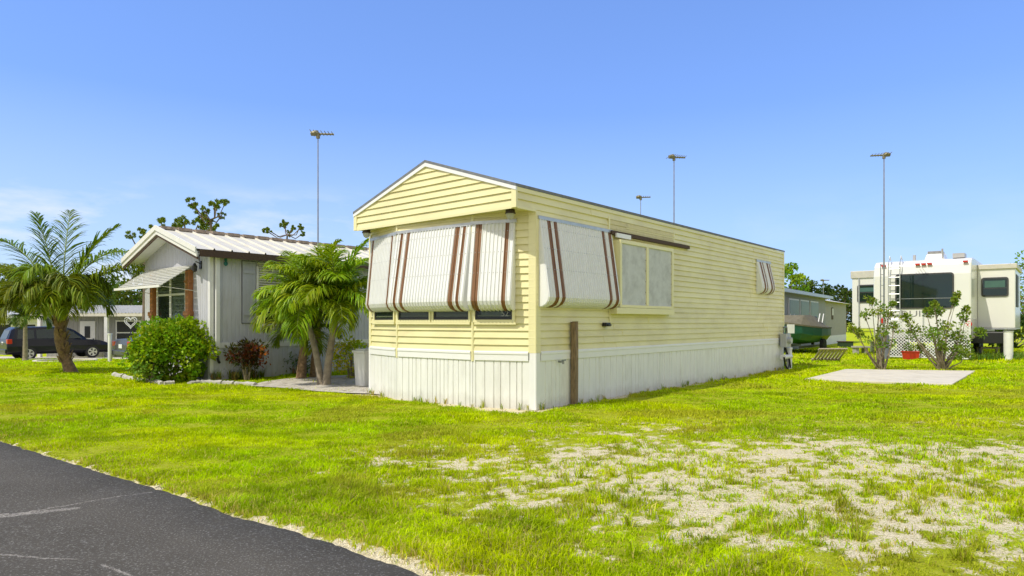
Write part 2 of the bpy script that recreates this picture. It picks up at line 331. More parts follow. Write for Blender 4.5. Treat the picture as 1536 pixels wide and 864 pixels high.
fm = n.new('ShaderNodeMath'); fm.operation = 'ADD'; l(at_.outputs['Fac'], fm.inputs[0])
fn = n.new('ShaderNodeMapRange'); fn.inputs[1].default_value = .3; fn.inputs[2].default_value = .7; fn.inputs[3].default_value = -.5; fn.inputs[4].default_value = .5; l(noise(n, l, 26, 6, .7, P), fn.inputs[0]); l(fn.outputs[0], fm.inputs[1])
fr = ramp(n, l, fm.outputs[0], [(.32, (0, 0, 0)), (.66, (1, 1, 1))])
l(mixc(n, l, fr, green, sm.outputs[2]), b.inputs['Base Color'])
bp = n.new('ShaderNodeBump'); bp.inputs['Strength'].default_value = .8; bp.inputs['Distance'].default_value = .02; l(noise(n, l, 55, 6, .7, P), bp.inputs['Height']); l(bp.outputs[0], b.inputs['Normal'])
me.materials.append(gm)
g = bpy.data.objects.new('ground', me); COL.objects.link(g); tag(g, 'bright green lawn with bare patches of pale shelly sand', None, None, 'structure')

# road: one long strip with a slightly ragged edge
mb = MB(); ts = list(np.arange(-8, 12, .05)); ts = [-300, -60, -20] + ts + [16, 40, 300]
ring = []
for t in ts:
    p = RA + RT * t; ee = float(road_edge(np.array(p[0]), np.array(p[1]))) if -9 < t < 13 else 0
    e1 = p + RN * ee; e2 = p - RN * 5.6
    ring.append([(e1[0], e1[1], -.03), (*(e1 - RN * .03), .006), (*(e1 - RN * .5), .012), (*((e1 + e2) / 2), .05), (*e2, .0)])
mb.loft(ring, closed=False)
rm = bpy.data.materials.new('asphalt'); rm.use_nodes = True; n = rm.node_tree.nodes; l = rm.node_tree.links.new; b = n['Principled BSDF']; b.inputs['Roughness'].default_value = .9; b.inputs['Specular IOR Level'].default_value = .12
P = n.new('ShaderNodeNewGeometry').outputs['Position']
base = ramp(n, l, noise(n, l, 1.1, 5, .6, P), [(.3, (.078, .070, .056)), (.7, (.112, .101, .082))])
spk = ramp(n, l, noise(n, l, 75, 4, .75, P), [(.54, (0, 0, 0)), (.66, (1, 1, 1))])
spc = n.new('ShaderNodeRGB'); spc.outputs[0].default_value = (.27, .26, .23, 1)
c1 = mixc(n, l, spk, base, spc.outputs[0])
# cracks filled with sand
def crack(src, ax, ay, bx, by, wd, amp):
    sep = n.new('ShaderNodeSeparateXYZ'); l(P, sep.inputs[0]); dx, dy = bx - ax, by - ay; Ln = math.hypot(dx, dy); nxx, nyy = -dy / Ln, dx / Ln; c0 = -(nxx * ax + nyy * ay)
    def M(op, p, q_):
        k = n.new('ShaderNodeMath'); k.operation = op
        for i, s_ in enumerate((p, q_)):
            if isinstance(s_, (int, float)): k.inputs[i].default_value = s_
            else: l(s_, k.inputs[i])
        return k.outputs[0]
    d = M('ADD', M('ADD', M('MULTIPLY', sep.outputs[0], nxx), M('MULTIPLY', sep.outputs[1], nyy)), c0)
    t = M('ADD', M('MULTIPLY', sep.outputs[0], dx / Ln / Ln), M('ADD', M('MULTIPLY', sep.outputs[1], dy / Ln / Ln), -(ax * dx + ay * dy) / Ln / Ln))
    w1 = M('MULTIPLY', M('SUBTRACT', noise(n, l, 2.5, 6, .65, P), .5), amp)
    dd = M('ABSOLUTE', M('ADD', d, w1), 0)
    wn = M('MULTIPLY', noise(n, l, 22, 4, .8, P), wd * 2)
    inn = M('MULTIPLY', M('GREATER_THAN', t, 0), M('LESS_THAN', t, 1))
    m_ = M('MULTIPLY', M('LESS_THAN', dd, wn), inn)
    brk = ramp(n, l, noise(n, l, 70, 5, .85, P), [(.44, (0, 0, 0)), (.56, (1, 1, 1))])
    m_ = M('MULTIPLY', m_, brk)
    s_ = n.new('ShaderNodeRGB'); s_.outputs[0].default_value = (.36, .33, .28, 1)
    return mixc(n, l, m_, src, s_.outputs[0])
a0, a1 = ground_at(-60, 790), ground_at(225, 738); c1 = crack(c1, *a0, *a1, .010, .30)
a0, a1 = ground_at(-60, 785), ground_at(120, 765); c1 = crack(c1, *a0, *a1, .04, .22)
a0, a1 = ground_at(0, 838), ground_at(115, 846); c1 = crack(c1, *a0, *a1, .009, .12)
a0, a1 = ground_at(150, 852), ground_at(220, 880); c1 = crack(c1, *a0, *a1, .009, .12)
l(c1, b.inputs['Base Color'])
bp = n.new('ShaderNodeBump'); bp.inputs['Strength'].default_value = .7; bp.inputs['Distance'].default_value = .012; l(noise(n, l, 110, 5, .8, P), bp.inputs['Height']); l(bp.outputs[0], b.inputs['Normal'])
mb.build('road', rm, kind='structure', label='dark grey asphalt lane with sandy cracks', smooth=True)

# concrete pad on the right and the pale shell bed between the homes
pc = [ground_at(1205, 571), ground_at(1268, 555.5), ground_at(1463, 558), ground_at(1428, 578.5)]
mb = MB(); mb.prism([(p[0], p[1], -.05) for p in pc], (0, 0, .085)); mb.build('concrete_pad', CONC, label='pale concrete slab laid in the lawn in front of two shrubs', cat='concrete slab', bevel=.008)
bed = [(372, 580), (395, 574), (430, 569), (480, 566), (560, 562), (640, 566), (640, 600), (553, 592), (520, 591), (470, 588), (420, 583)]
mb = MB(); mb.poly([(*ground_at(*p), .022) for p in bed])
BEDM = mat('shell_bed', (.52, .48, .41), .95, var=.25, scale=30, bump=.7, bscale=60, dirt=(.22, .18, .12), dscale=6, dpos=(.5, .68))
bo = mb.build('path', BEDM, kind='structure', label='bed of pale crushed shell around the palm trunks')

# ------------------------------------------------------------------ wall builders (local frame: x along D1, y along D2)
JR = random.Random(99)
def siding(mb, P0, P1, n_, z0, z1, lap=.107, bump=.024, span=None):
    P0, P1, n_ = map(lambda p: np.array(p, float), (P0, P1, n_)); z = z0; d = P1 - P0
    while z < z1 - 1e-4:
        zt = min(z + lap, z1); s = span or (lambda q: (0, 1)); a0, b0 = s(z + .001); a1, b1 = s(zt)
        if b0 - a0 < .01: break
        p = lambda t, o, zz: (*(P0 + d * t + n_ * o), zz)
        k = (zt - z) / lap; Lw = np.linalg.norm(d); cuts = [0.0]
        if Lw > 5:
            q = JR.uniform(1.2, 3.8) / Lw
            while q < 1 - .6 / Lw: cuts.append(q); q += 3.66 / Lw
        cuts.append(1.0)
        for ci, (ca, cb) in enumerate(zip(cuts[:-1], cuts[1:])):
            x0, x1, y0_, y1_ = a0 + (b0 - a0) * ca, a0 + (b0 - a0) * cb, a1 + (b1 - a1) * ca, a1 + (b1 - a1) * cb; bb = bump + .0035 * (ci % 2) + (JR.uniform(-.0015, .0015) if Lw > 5 else 0)
            mb.add([p(x0, bb, z), p(x1, bb, z), p(x1, bb * .92, z + .006), p(x0, bb * .92, z + .006)], [(0, 1, 2, 3)])
            mb.add([p(x0, bb * .92, z + .006), p(x1, bb * .92, z + .006), p(y1_, .001 + (bb - bump) + bump * (1 - k), zt), p(y0_, .001 + (bb - bump) + bump * (1 - k), zt)], [(0, 1, 2, 3)])
            mb.add([p(x0, -.004, z), p(x1, -.004, z), p(x1, bb, z), p(x0, bb, z)], [(0, 1, 2, 3)])
            if ci: mb.add([p(x0, -.004, z), p(x0, bb, z), p(y0_, .002 + (bb - bump), zt), p(y0_, -.004, zt)], [(0, 1, 2, 3)])
        z += lap
def grooved(mb, P0, P1, n_, z0, z1, pitch=(.1, .14), gw=.014, gd=.012, seed=0, top=None):
    """vertical panels with V grooves; top(t) gives the upper edge height"""
    r = random.Random(seed); P0, P1, n_ = map(lambda p: np.array(p, float), (P0, P1, n_)); Ln = np.linalg.norm(P1 - P0); d = (P1 - P0) / Ln
    xs = [(0, gd)]; x = r.uniform(.03, .08)
    while x < Ln - gw:
        xs += [(x, gd), (x + gw * .5, 0), (x + gw, gd)]; x += r.choice(pitch)
    xs.append((Ln, gd)); tp = top or (lambda t: z1)
    mb.loft([[(*(P0 + d * a + n_ * o), z0), (*(P0 + d * a + n_ * o), tp(a / Ln))] for a, o in xs], closed=False)
def obox(mb, P0, P1, n_, o0, o1, z0, z1):
    """box along the wall from P0 to P1, offset o0..o1 outward"""
    P0, P1, n_ = map(lambda p: np.array(p, float), (P0, P1, n_)); q = [P0 + n_ * o0, P1 + n_ * o0, P1 + n_ * o1, P0 + n_ * o1]
    mb.prism([(*p, z0) for p in q], (0, 0, z1 - z0))
def along(P0, P1, a, b):
    P0, P1 = np.array(P0, float), np.array(P1, float); d = (P1 - P0) / np.linalg.norm(P1 - P0); return P0 + d * a, P0 + d * b
def awning(parent, P0, P1, n_, zt, zb, proj, stripes, pitch=.062, name='awning', label=None, rows=(.12, .42, .72)):
    P0, P1, n_ = map(lambda p: np.array(p, float), (P0, P1, n_)); Ln = np.linalg.norm(P1 - P0); d = (P1 - P0) / Ln
    pr = [(.03, zt), (proj * .97, zb + .27), (proj + .005, zb + .20), (proj + .01, zb + .14), (proj - .01, zb + .08), (proj - .05, zb + .035), (proj - .11, zb + .008), (proj - .18, zb)]
    nrm = []
    for i in range(len(pr)):
        a_, b_ = np.array(pr[max(i - 1, 0)]), np.array(pr[min(i + 1, len(pr) - 1)]); t = b_ - a_; t = t / np.linalg.norm(t); nrm.append(np.array([-t[1], t[0]]))
    if nrm[0][0] < 0: nrm = [-q for q in nrm]
    nc = max(2, int(round(Ln / pitch))); cols = []
    for k in range(nc):
        a_ = k * Ln / nc; w = Ln / nc; cols += [(a_, 0), (a_ + w * .12, .015), (a_ + w * .26, .015), (a_ + w * .38, 0)]
    cols.append((Ln, 0))
    mb = MB(); mb.use(AWN); mb.use(BRN)
    for (a_, o_), (b_, q_) in zip(cols[:-1], cols[1:]):
        c = (a_ + b_) / 2; mb.use(BRN if any(s0 <= c <= s1 for s0, s1 in stripes) else AWN)
        ring = []
        for (x, oo) in ((a_, o_), (b_, q_)):
            ring.append([(*(P0 + d * x + n_ * (pr[i][0] + nrm[i][0] * oo)), pr[i][1] + nrm[i][1] * oo) for i in range(len(pr))])
        mb.loft(ring, closed=False)
    mb.use(ALU)
    for fr in rows:
        dd = pr[0][0] * (1 - fr) + pr[1][0] * fr; zz = pr[0][1] * (1 - fr) + pr[1][1] * fr
        for k in range(nc):
            x = k * Ln / nc + Ln / nc * .7; c = P0 + d * x + n_ * (dd + .003); a1_, b1_ = c - d * .004, c + d * .004; obox(mb, a1_, b1_, n_, -.004, .004, zz - .005, zz + .005)
    aw = mb.build(name, parent=parent, label=label)
    for x, s_ in ((-.004, 1), (Ln + .004, -1)):
        pts = [(*(P0 + d * x + n_ * p_[0]), p_[1]) for p_ in pr] + [(*(P0 + d * x + n_ * .02), zb + .04), (*(P0 + d * x + n_ * .02), zt)]
        e_ = MB(); e_.prism(pts, (*(d * s_ * .006), 0)); e_.build('end_panel', AWN, aw)
    h = MB(); a_, b_ = along(P0, P1, -.03, Ln + .03); obox(h, a_, b_, n_, .0, .045, zt - .005, zt + .045); h.build('head_rail', ALU, aw)
    return aw

# ------------------------------------------------------------------ the yellow mobile home
home = thing('mobile_home', (*Cf.O, 0), ROT, 'long pale yellow mobile home with white skirting, bow front and brown striped awnings', 'mobile home')
LEN, WID = 11.1, 3.74
K = [(0, 0), (-.33, .95), (-.42, 2.62), (-.12, 3.74)]
def nout(P0, P1):
    d = np.array(P1, float) - np.array(P0, float); d /= np.linalg.norm(d); return np.array([-d[1], d[0]])
faces_ = [(K[0], K[1]), (K[1], K[2]), (K[2], K[3])]
FN = [nout(a_, b_) for a_, b_ in faces_]
for f in FN: assert f[0] < 0
SN = np.array([0, -1.0])
zs, zb0, ze = .73, .85, 3.24
mb = MB()
for (a_, b_), n_ in zip(faces_, FN): siding(mb, a_, b_, n_, zb0, 2.95)
siding(mb, (0, 0), (LEN, 0), SN, zb0, 2.96)
siding(mb, (0, 3.74), (LEN, 3.74), np.array([0, 1.0]), zb0, 2.96); siding(mb, (LEN, 0), (LEN, WID), np.array([1.0, 0]), zb0, 3.2)
mb.build('wall', YEL, home)
mb = MB(); n0 = zb0 + .107 * 20
siding(mb, (-.45, 0), (LEN, 0), SN, 2.955, ze - .03, lap=.107)
siding(mb, (-.45, WID), (LEN, WID), np.array([0, 1.0]), 2.955, ze - .03)
mb.build('upper_wall', YEL, home)
# gable over the bow front
PK = 3.86
def gspan(z):
    if z <= ze: return (0, 1)
    t = (z - ze) / (PK - ze) * .5; return (t, 1 - t)
mb = MB(); siding(mb, (-.45, 0), (-.45, WID), np.array([-1.0, 0]), 2.955, PK - .02, span=gspan)
mb.build('gable', YEL, home); mb = MB(); siding(mb, (LEN, WID), (LEN, 0), np.array([1.0, 0]), 3.2, PK - .02, span=lambda z: gspan(max(z, 3.25)))
mb.build('gable', YEL, home)
mb = MB(); mb.poly([(-.44, 0, 2.948), (.05, 0, 2.948), (.05, WID, 2.948), (-.44, WID, 2.948)]); mb.build('soffit', YTRIM, home)
mb = MB(); mb.box(-.478, -.44, -.026, .06, 2.935, ze); mb.box(-.478, -.44, WID - .06, WID + .026, 2.935, ze)
mb.box(-.474, -.45, .06, WID - .06, 2.925, 2.962); mb.box(-.44, .0, -.024, 0, 2.925, 2.957)
mb.build('fascia_trim', YTRIM, home)
# roof with rakes
mb = MB(); ov = .03
for s_ in (0, 1):
    y0, y1 = (-ov, WID / 2) if s_ == 0 else (WID + ov, WID / 2)
    z0_ = ze - ov * (PK - ze) / (WID / 2)
    mb.loft([[(x, y0, z0_ + .002), (x, y1, PK + .002), (x, y1, PK + .042), (x, y0, z0_ + .042)] for x in (-.49, LEN + .04)])
mb.build('roof', ROOFG, home)
mb = MB()
for y0 in (-.028, WID + .028):
    z0_ = ze - .028 * (PK - ze) / (WID / 2)
    mb.add([(-.486, y0, z0_), (-.486, WID / 2, PK), (-.486, WID / 2, PK - .062), (-.486, y0, z0_ - .052), (-.455, y0, z0_), (-.455, WID / 2, PK), (-.455, WID / 2, PK - .062), (-.455, y0, z0_ - .052)],
           [(0, 1, 2, 3), (4, 7, 6, 5), (0, 4, 5, 1), (3, 2, 6, 7), (0, 3, 7, 4), (1, 5, 6, 2)])
mb.build('rake_board', WTRIM, home)
mb = MB(); mb.box(-.455, LEN + .03, -.022, -.004, ze - .065, ze - .010); mb.build('eave_trim', YTRIM, home)
# corner posts and mullions
def angle_post(P, n1, d1, n2, d2, w, z0, z1, t=.022):
    m = MB(); P = np.array(P, float)
    for n_, d_ in ((n1, d1), (n2, d2)):
        d_ = np.array(d_, float); d_ /= np.linalg.norm(d_); obox(m, P - d_ * t, P + d_ * w, n_, 0, t, z0, z1)
    return m
fd = [np.array(b_) - np.array(a_) for a_, b_ in faces_]
angle_post(K[0], FN[0], fd[0], SN, (1, 0), .10, zb0 - .01, 2.945).build('corner_post', YTRIM, home)
angle_post(K[0], FN[0], fd[0], SN, (1, 0), .085, 0, zb0 - .012, .026).build('corner_post', WTRIM, home, label='white lower corner post beside the skirting')
angle_post(K[3], FN[2], -fd[2], np.array([0, 1.0]), (1, 0), .07, 0, zb0 - .012, .024).build('corner_post', WTRIM, home)
angle_post(K[3], FN[2], -fd[2], np.array([0, 1.0]), (1, 0), .07, zb0 - .01, 2.945).build('corner_post', YTRIM, home)
for P_ in (K[1], K[2]):
    m = MB(); m.tube([(P_[0] - .006, P_[1], .70), (P_[0] - .006, P_[1], 2.94)], .026, 6); m.build('mullion', YTRIM, home)
mb = MB(); mb.box(LEN - .05, LEN + .022, -.024, 0, zb0, 3.17); mb.build('corner_post', YTRIM, home)
# skirting and its white band
mb = MB()
for i, ((a_, b_), n_) in enumerate(zip(faces_, FN)):
    b2 = np.array(b_) + n_ * .0; grooved(mb, a_, b_, n_, -.05, zs, (.085, .11, .15), .020, .018, 3 + i)
grooved(mb, (0, 0), (LEN, 0), SN, -.05, zs, (.10, .16, .20), .022, .018, 9)
grooved(mb, (0, WID), (LEN, WID), np.array([0, 1.0]), -.05, zs, (.16,), .018, .012, 9); grooved(mb, (LEN, 0), (LEN, WID), np.array([1.0, 0]), -.05, zs, (.16,), .018, .012, 10)
mb.build('skirting', WSK, home)
for (a_, b_), n_ in list(zip(faces_, FN)) + [(((.0, 0), (LEN, 0)), SN)]:
    m = MB(); Ln = np.linalg.norm(np.array(b_) - np.array(a_)); p_, q_ = along(a_, b_, .10 if tuple(a_) == (0, 0) else .03, Ln - (.03 if Ln < 5 else 0))
    obox(m, p_, q_, n_, .0, .034, zs - .012, zb0 + .012); obox(m, p_, q_, n_, .03, .042, zb0 - .035, zb0 + .0)
    m.build('trim_band', WTRIM, home, bevel=.004)
# front windows (only their lower sashes show under the awnings)
def window_unit(fi, s0, s1, z0, z1, blind, sash=True, txt=None):
    (a_, b_), n_ = faces_[fi], FN[fi]; p_, q_ = along(a_, b_, s0, s1)
    m = MB()
    d_ = (q_ - p_) / np.linalg.norm(q_ - p_)
    for (x0, x1, za, zb_) in ((0, s1 - s0, z0 - .04, z0), (0, s1 - s0, z1, z1 + .04), (-.04, 0, z0 - .04, z1 + .04), (s1 - s0, s1 - s0 + .04, z0 - .04, z1 + .04)):
        obox(m, p_ + d_ * x0, p_ + d_ * x1, n_, .012, .05, za, zb_)
    w = m.build('window', YTRIM, home)
    m = MB(); obox(m, p_, q_, n_, .003, .019, z0, z1); m.build('reveal', DARKIN, w)
    m = MB(); wd = .028
    for (x0, x1, za, zb_) in ((0, s1 - s0, z0, z0 + wd), (0, wd, z0 + wd, z1), (s1 - s0 - wd, s1 - s0, z0 + wd, z1)):
        obox(m, p_ + d_ * (x0 + .001), p_ + d_ * (x1 - .001), n_, .02, .038, za, zb_)
    m.build('sash', BLK if blind < 2 else ALU, w)
    if blind:
        m = MB(); zz = z0 + .05
        while zz < z1: obox(m, p_ + d_ * .04, q_ - d_ * .04, n_, .0195, .023, zz, zz + .017); zz += .024
        m.build('blind', BLIND, w)
    m = MB(); obox(m, p_ + d_ * .02, q_ - d_ * .02, n_, .027, .030, z0 + .02, z1); m.build('pane', GLS, w)
    return w
L0 = [np.linalg.norm(f) for f in fd]
w0 = window_unit(0, .35, L0[0] - .05, 1.335, 2.50, 0)
window_unit(1, .06, .80, 1.335, 2.50, 1); window_unit(1, .90, L0[1] - .06, 1.335, 2.50, 1)
window_unit(2, .08, L0[2] - .28, 1.335, 2.50, 0)
NUM = mat('number_sticker', (.30, .31, .31), .6)
c_ = np.array(K[0]) + fd[0] / L0[0] * .47 + FN[0] * .036
text('house_number', '52', .125, NUM, w0, (*c_, 1.425), (math.radians(90), 0, math.atan2(-fd[0][1], -fd[0][0])))
m = MB(); p_, q_ = along(*faces_[0], .52, .86); obox(m, p_, q_, FN[0], .0195, .0225, 1.40, 1.50); m.build('sticker', BLIND, w0)
# sills under the windows
for (fi, s0, s1) in ((0, .29, L0[0] - .04), (1, .03, L0[1] - .03), (2, .04, L0[2] - .2)):
    m = MB(); p_, q_ = along(*faces_[fi], s0, s1); obox(m, p_, q_, FN[fi], .0, .055, 1.262, 1.293); m.build('sill', YTRIM, home)
# front awnings
awning(home, *along(*faces_[0], .31, L0[0] + .0), FN[0], 2.79, 1.475, .21, [(.08, .165), (.535, .62)], label='short striped metal awning beside the corner')
awning(home, *along(*faces_[1], .02, L0[1] - .02), FN[1], 2.78, 1.475, .21, [(.09, .165), (.23, .305), (1.30, 1.375), (1.46, 1.535)], label='widest striped metal awning of the bow front')
awning(home, *along(*faces_[2], .0, L0[2] - .10), FN[2], 2.77, 1.475, .13, [(.10, .165), (L0[2] - .26, L0[2] - .18)], label='narrow striped awning at the far edge of the bow front')
# awnings on the long side
awning(home, (.06, 0), (2.08, 0), SN, 2.83, 1.53, .19, [(.17, .25), (.33, .41), (1.68, 1.76), (1.89, 1.965)], label='large striped metal awning on the long side near the corner')
awning(home, (8.98, 0), (9.95, 0), SN, 2.83, 2.02, .16, [(.17, .25), (.34, .42), (.66, .74), (.82, .90)], label='small striped awning near the far end', rows=())
# boarded bay window
bx = MB(); y0 = -.15; bx.use(YTRIM)
bx.box(2.17, 4.17, y0, -.01, 1.55, 1.60); bx.box(2.17, 4.17, y0, -.01, 2.66, 2.72); bx.box(2.17, 2.23, y0, -.01, 1.60, 2.66); bx.box(4.11, 4.17, y0, -.01, 1.60, 2.66); bx.box(3.10, 3.18, y0, -.01, 1.60, 2.66)
bx.box(2.05, 4.19, y0 - .006, -.01, 1.44, 1.546)
bx.use(BLK)
for bx0, bx1 in ((2.25, 3.08), (3.20, 4.09)):
    for zz in np.linspace(1.64, 2.62, 6):
        for xx in (bx0, bx1): bx.box(xx - .007, xx + .007, y0 + .012, y0 + .0195, zz - .007, zz + .007)
bay = bx.build('window', None, home, label='projecting window closed with two whitewashed boards', bevel=.004)
B(2.231, 3.099, y0 + .02, y0 + .035, 1.601, 2.659).build('board', BOARD, bay); B(3.181, 4.109, y0 + .02, y0 + .035, 1.601, 2.659).build('board', BOARD, bay)
B(2.02, 5.05, -.075, -.015, 2.80, 2.865).build('weather_board', DKBRN, home, bevel=.004)
B(2.13, 2.60, -.11, -.0755, 2.755, 2.83).build('bracket', WTRIM, home)
m = MB(); siding(m, (2.03, -.018), (4.42, -.018), SN, 2.90, 3.06, lap=.08, bump=.012)
m.build('patch_panel', mat('faded_patch', (.62, .55, .28), .6, var=.1, dirt=(.28, .22, .1), dscale=7, dpos=(.58, .8)), home)
m = MB(); m.box(1.99, 2.03, -.03, -.014, 2.75, 3.1); m.box(2.02, 2.045, -.028, -.014, 1.30, 2.749); m.build('joint_trim', YTRIM, home)
m = MB(); m.box(4.42, 4.45, -.028, -.014, 2.87, 3.08); m.box(4.195, 4.215, -.026, -.014, 1.40, 2.75); m.build('joint_trim', YTRIM, home)
m = MB(); m.box(1.80, 1.94, -.10, -.016, 1.225, 1.29); m.box(1.82, 1.92, -.13, -.10, 1.235, 1.262); m.build('dryer_vent', BLK, home, bevel=.006)
m = MB(); m.tube([(.55, -.02, .69), (.55, -.12, .69)], .014); m.tube([(.55, -.11, .71), (.55, -.11, .655)], .016); m.tube([(.50, -.12, .715), (.60, -.12, .715)], .009); m.build('hose_bib', GALV, home)
# porch lamps under the gable
def porch_lamp(x, y):
    m = MB(); m.use(mat('dark_bronze', (.05, .035, .02), .4, .5)); m.tube([(x, y, 2.944), (x, y, 2.90)], .07, 14); m.tube([(x, y, 2.90), (x, y, 2.885)], .078, 14)
    o = m.build('porch_lamp', parent=home)
    g_ = MB(); g_.tube([(x, y, 2.885), (x, y, 2.85), (x, y, 2.815), (x, y, 2.80)], [.064, .06, .04, .012], 14); g_.build('lamp_glass', glassmat('ribbed_glass', (.5, .5, .45), .3, .85), o, smooth=True)
porch_lamp(-.30, .23); porch_lamp(-.36, 3.55)
# wooden post
pp = Cf.w(Cf.u(861.5, -.085), -.085); pw = MB()
pw.loft([[(-.047, -.045, z), (.047, -.045, z), (.047, .045, z), (-.047, .045, z)] for z in (-.1, .4, .9)] + [[(-.045 - .008, -.045, 1.30), (.045 - .008, -.045, 1.31), (.045 - .008, .045, 1.31), (-.045 - .008, .045, 1.30)]])
po = pw.build('wooden_post', POSTW, label='weathered square timber post standing before the yellow home', cat='post', bevel=.006); po.location = (pp[0], pp[1], 0); po.rotation_euler = (0, math.radians(.4), ROT + .1)

# utility meter and pipes at the far corner
um = thing('utility_meter', (*Cf.w(10.75, -.04), 0), ROT, 'grey power meter with bulky pipes at the far corner of the yellow home', 'utility meter')
m = MB(); m.box(-.16, .20, -.20, -.04, .62, .98); m.build('meter_box', mat('grey_metal_box', (.42, .43, .43), .5, .2, var=.1), um, bevel=.01)
m = MB(); m.tube([(.02, -.20, .80), (.02, -.29, .80)], .085, 16); m.build('meter_dial', ALU, um)
m = MB(); m.tube([(.36, -.12, -.05), (.36, -.12, .55)], .07, 12); m.tube([(.36, -.12, .55), (.36, -.12, .60)], .085, 12); m.tube([(-.30, -.17, .36), (.30, -.17, .36)], .062, 12); m.tube([(-.34, -.17, .36), (-.28, -.17, .36)], .078, 12); m.build('drain_pipe', WHITEP, um, smooth=False)
m = MB(); m.tube([(-.34, -.2, .36), (-.36, -.24, .15), (-.2, -.25, .04), (.02, -.22, .10), (.06, -.2, .30), (.02, -.12, .60)], .025, 8); m.tube([(.1, -.2, .3), (.12, -.22, .12), (.2, -.2, .06)], .02, 8); m.build('hose', BLK, um, smooth=True)
m = MB(); m.tube([(-.05, -.10, .98), (-.05, -.10, 1.16), (.20, -.10, 1.16), (.30, -.08, 1.02), (.34, -.05, .7)], .018, 8); m.tube([(.28, -.06, 1.25), (.30, -.06, .2)], .022, 8); m.build('conduit', GALV, um, smooth=True)

# ------------------------------------------------------------------ the grey-white mobile home on the left
h2 = thing('mobile_home', (*Af.O, 0), ROT, 'grey white mobile home with ribbed metal roof, orange porch columns and slatted awning', 'mobile home')
W2, L2, E2, P2 = 3.6, 11.0, 2.86, 3.5
F2 = np.array([-1.0, 0]); mb = MB()
grooved(mb, (0, 0), (0, W2), F2, .84, 3, (.10,), .014, .008, 2, top=lambda t: E2 + (P2 - .08 - E2) * (1 - abs(2 * t - 1)))
grooved(mb, (0, 0), (L2, 0), SN, .84, 3, (.10,), .014, .008, 5, top=lambda t: E2)
mb.box(L2 - .02, L2, 0, W2, 0, E2); mb.box(0.02, L2, W2 - .02, W2, 0, E2)
mb.build('wall', T111, h2)
mb = MB(); grooved(mb, (0, 0), (0, W2), F2, -.05, .72, (.14,), .016, .008, 6); grooved(mb, (0, 0), (L2, 0), SN, -.05, .72, (.14,), .016, .008, 7); mb.build('skirting', T111, h2)
m = MB(); m.box(.16, L2, -.028, .0, .72, .84); m.box(-.028, 0, .0, W2, .72, .84); m.build('trim_band', WHITEP, h2)
m = MB(); m.box(-.03, .05, -.03, .0, -.02, E2); m.box(-.03, .0, .0, .07, -.02, E2); m.build('corner_post', WHITEP, h2)
m = MB(); m.box(.075, .17, -.10, -.03, .55, 2.82); m.build('downspout', WHITEP, h2, bevel=.01)
m = MB(); m.tube([(.12, -.06, .56), (.12, -.10, .44), (.12, -.16, .40)], .03); m.build('spout_end', BLK, h2)
# roof
ex, ey = .42, .27; slope = (P2 - E2) / (W2 / 2); ev = E2 + .06 - ey * slope * .5
mb = MB()
for s_ in (0, 1):
    f_ = (lambda y: y) if s_ == 0 else (lambda y: W2 - y)
    xs = []; x = -ex
    while x < L2 + .2: xs += [(x, 0), (x + .35, 0), (x + .365, .035), (x + .385, .035), (x + .40, 0)]; x += .40
    mb.loft([[(x, f_(-ey), ev + o), (x, f_(W2 / 2), P2 + o)] for x, o in xs], closed=False)
mb.build('roof', CORR, h2)
mb = MB(); xs = []; x = -ex + .05; mb.tube([(x, W2 / 2, P2 + .015), (L2, W2 / 2, P2 + .015)], .05, 6)
while x < L2: mb.box(x, x + .30, W2 / 2 - .13, W2 / 2 + .13, P2 - .02, P2 + .055); x += .40
mb.build('ridge_cap', RUST, h2)
m = MB(); m.box(-ex + .06, L2, -ey - .01, -ey + .02, ev - .16, ev - .008); m.build('eave_fascia', DKBRN, h2)
m = MB(); m.box(-ex + .06, L2, -ey + .02, 0, ev - .07, ev - .04); m.build('soffit', CREAM, h2)
m = MB()
for (t0, t1, x0, x1) in ((.02, .11, -ex - .05, -ex - .02), (-.075, .02, -ex - .022, -ex + .0)):
    for s_ in (0, 1):
        f_ = (lambda y: y) if s_ == 0 else (lambda y: W2 - y)
        r_ = [(-ey - .02, ev + t1 - .07), (W2 / 2, P2 + t1 - .04), (W2 / 2, P2 + t0 - .07), (-ey - .02, ev + t0 - .10)]
        m.prism([(x0, f_(y), z) for y, z in r_], (x1 - x0, 0, 0))
m.build('rake_board', CREAM, h2)
m = MB()
for s_ in (0, 1):
    f_ = (lambda y: y) if s_ == 0 else (lambda y: W2 - y)
    m.prism([(-ex + .001, f_(y), z) for y, z in ((-ey, ev - .17), (W2 / 2, P2 - .15), (W2 / 2, P2 - .20), (-ey, ev - .23))], (.03, 0, 0))
m.build('dark_gable_strip', DKBRN, h2)
m = MB()
for s_ in (0, 1):
    f_ = (lambda y: y) if s_ == 0 else (lambda y: W2 - y)
    m.poly([(-ex, f_(-ey), ev - .10), (.0, f_(-ey), ev - .10), (.0, f_(W2 / 2), P2 - .09), (-ex, f_(W2 / 2), P2 - .09)])
m.build('gable_soffit', WHITEP, h2)
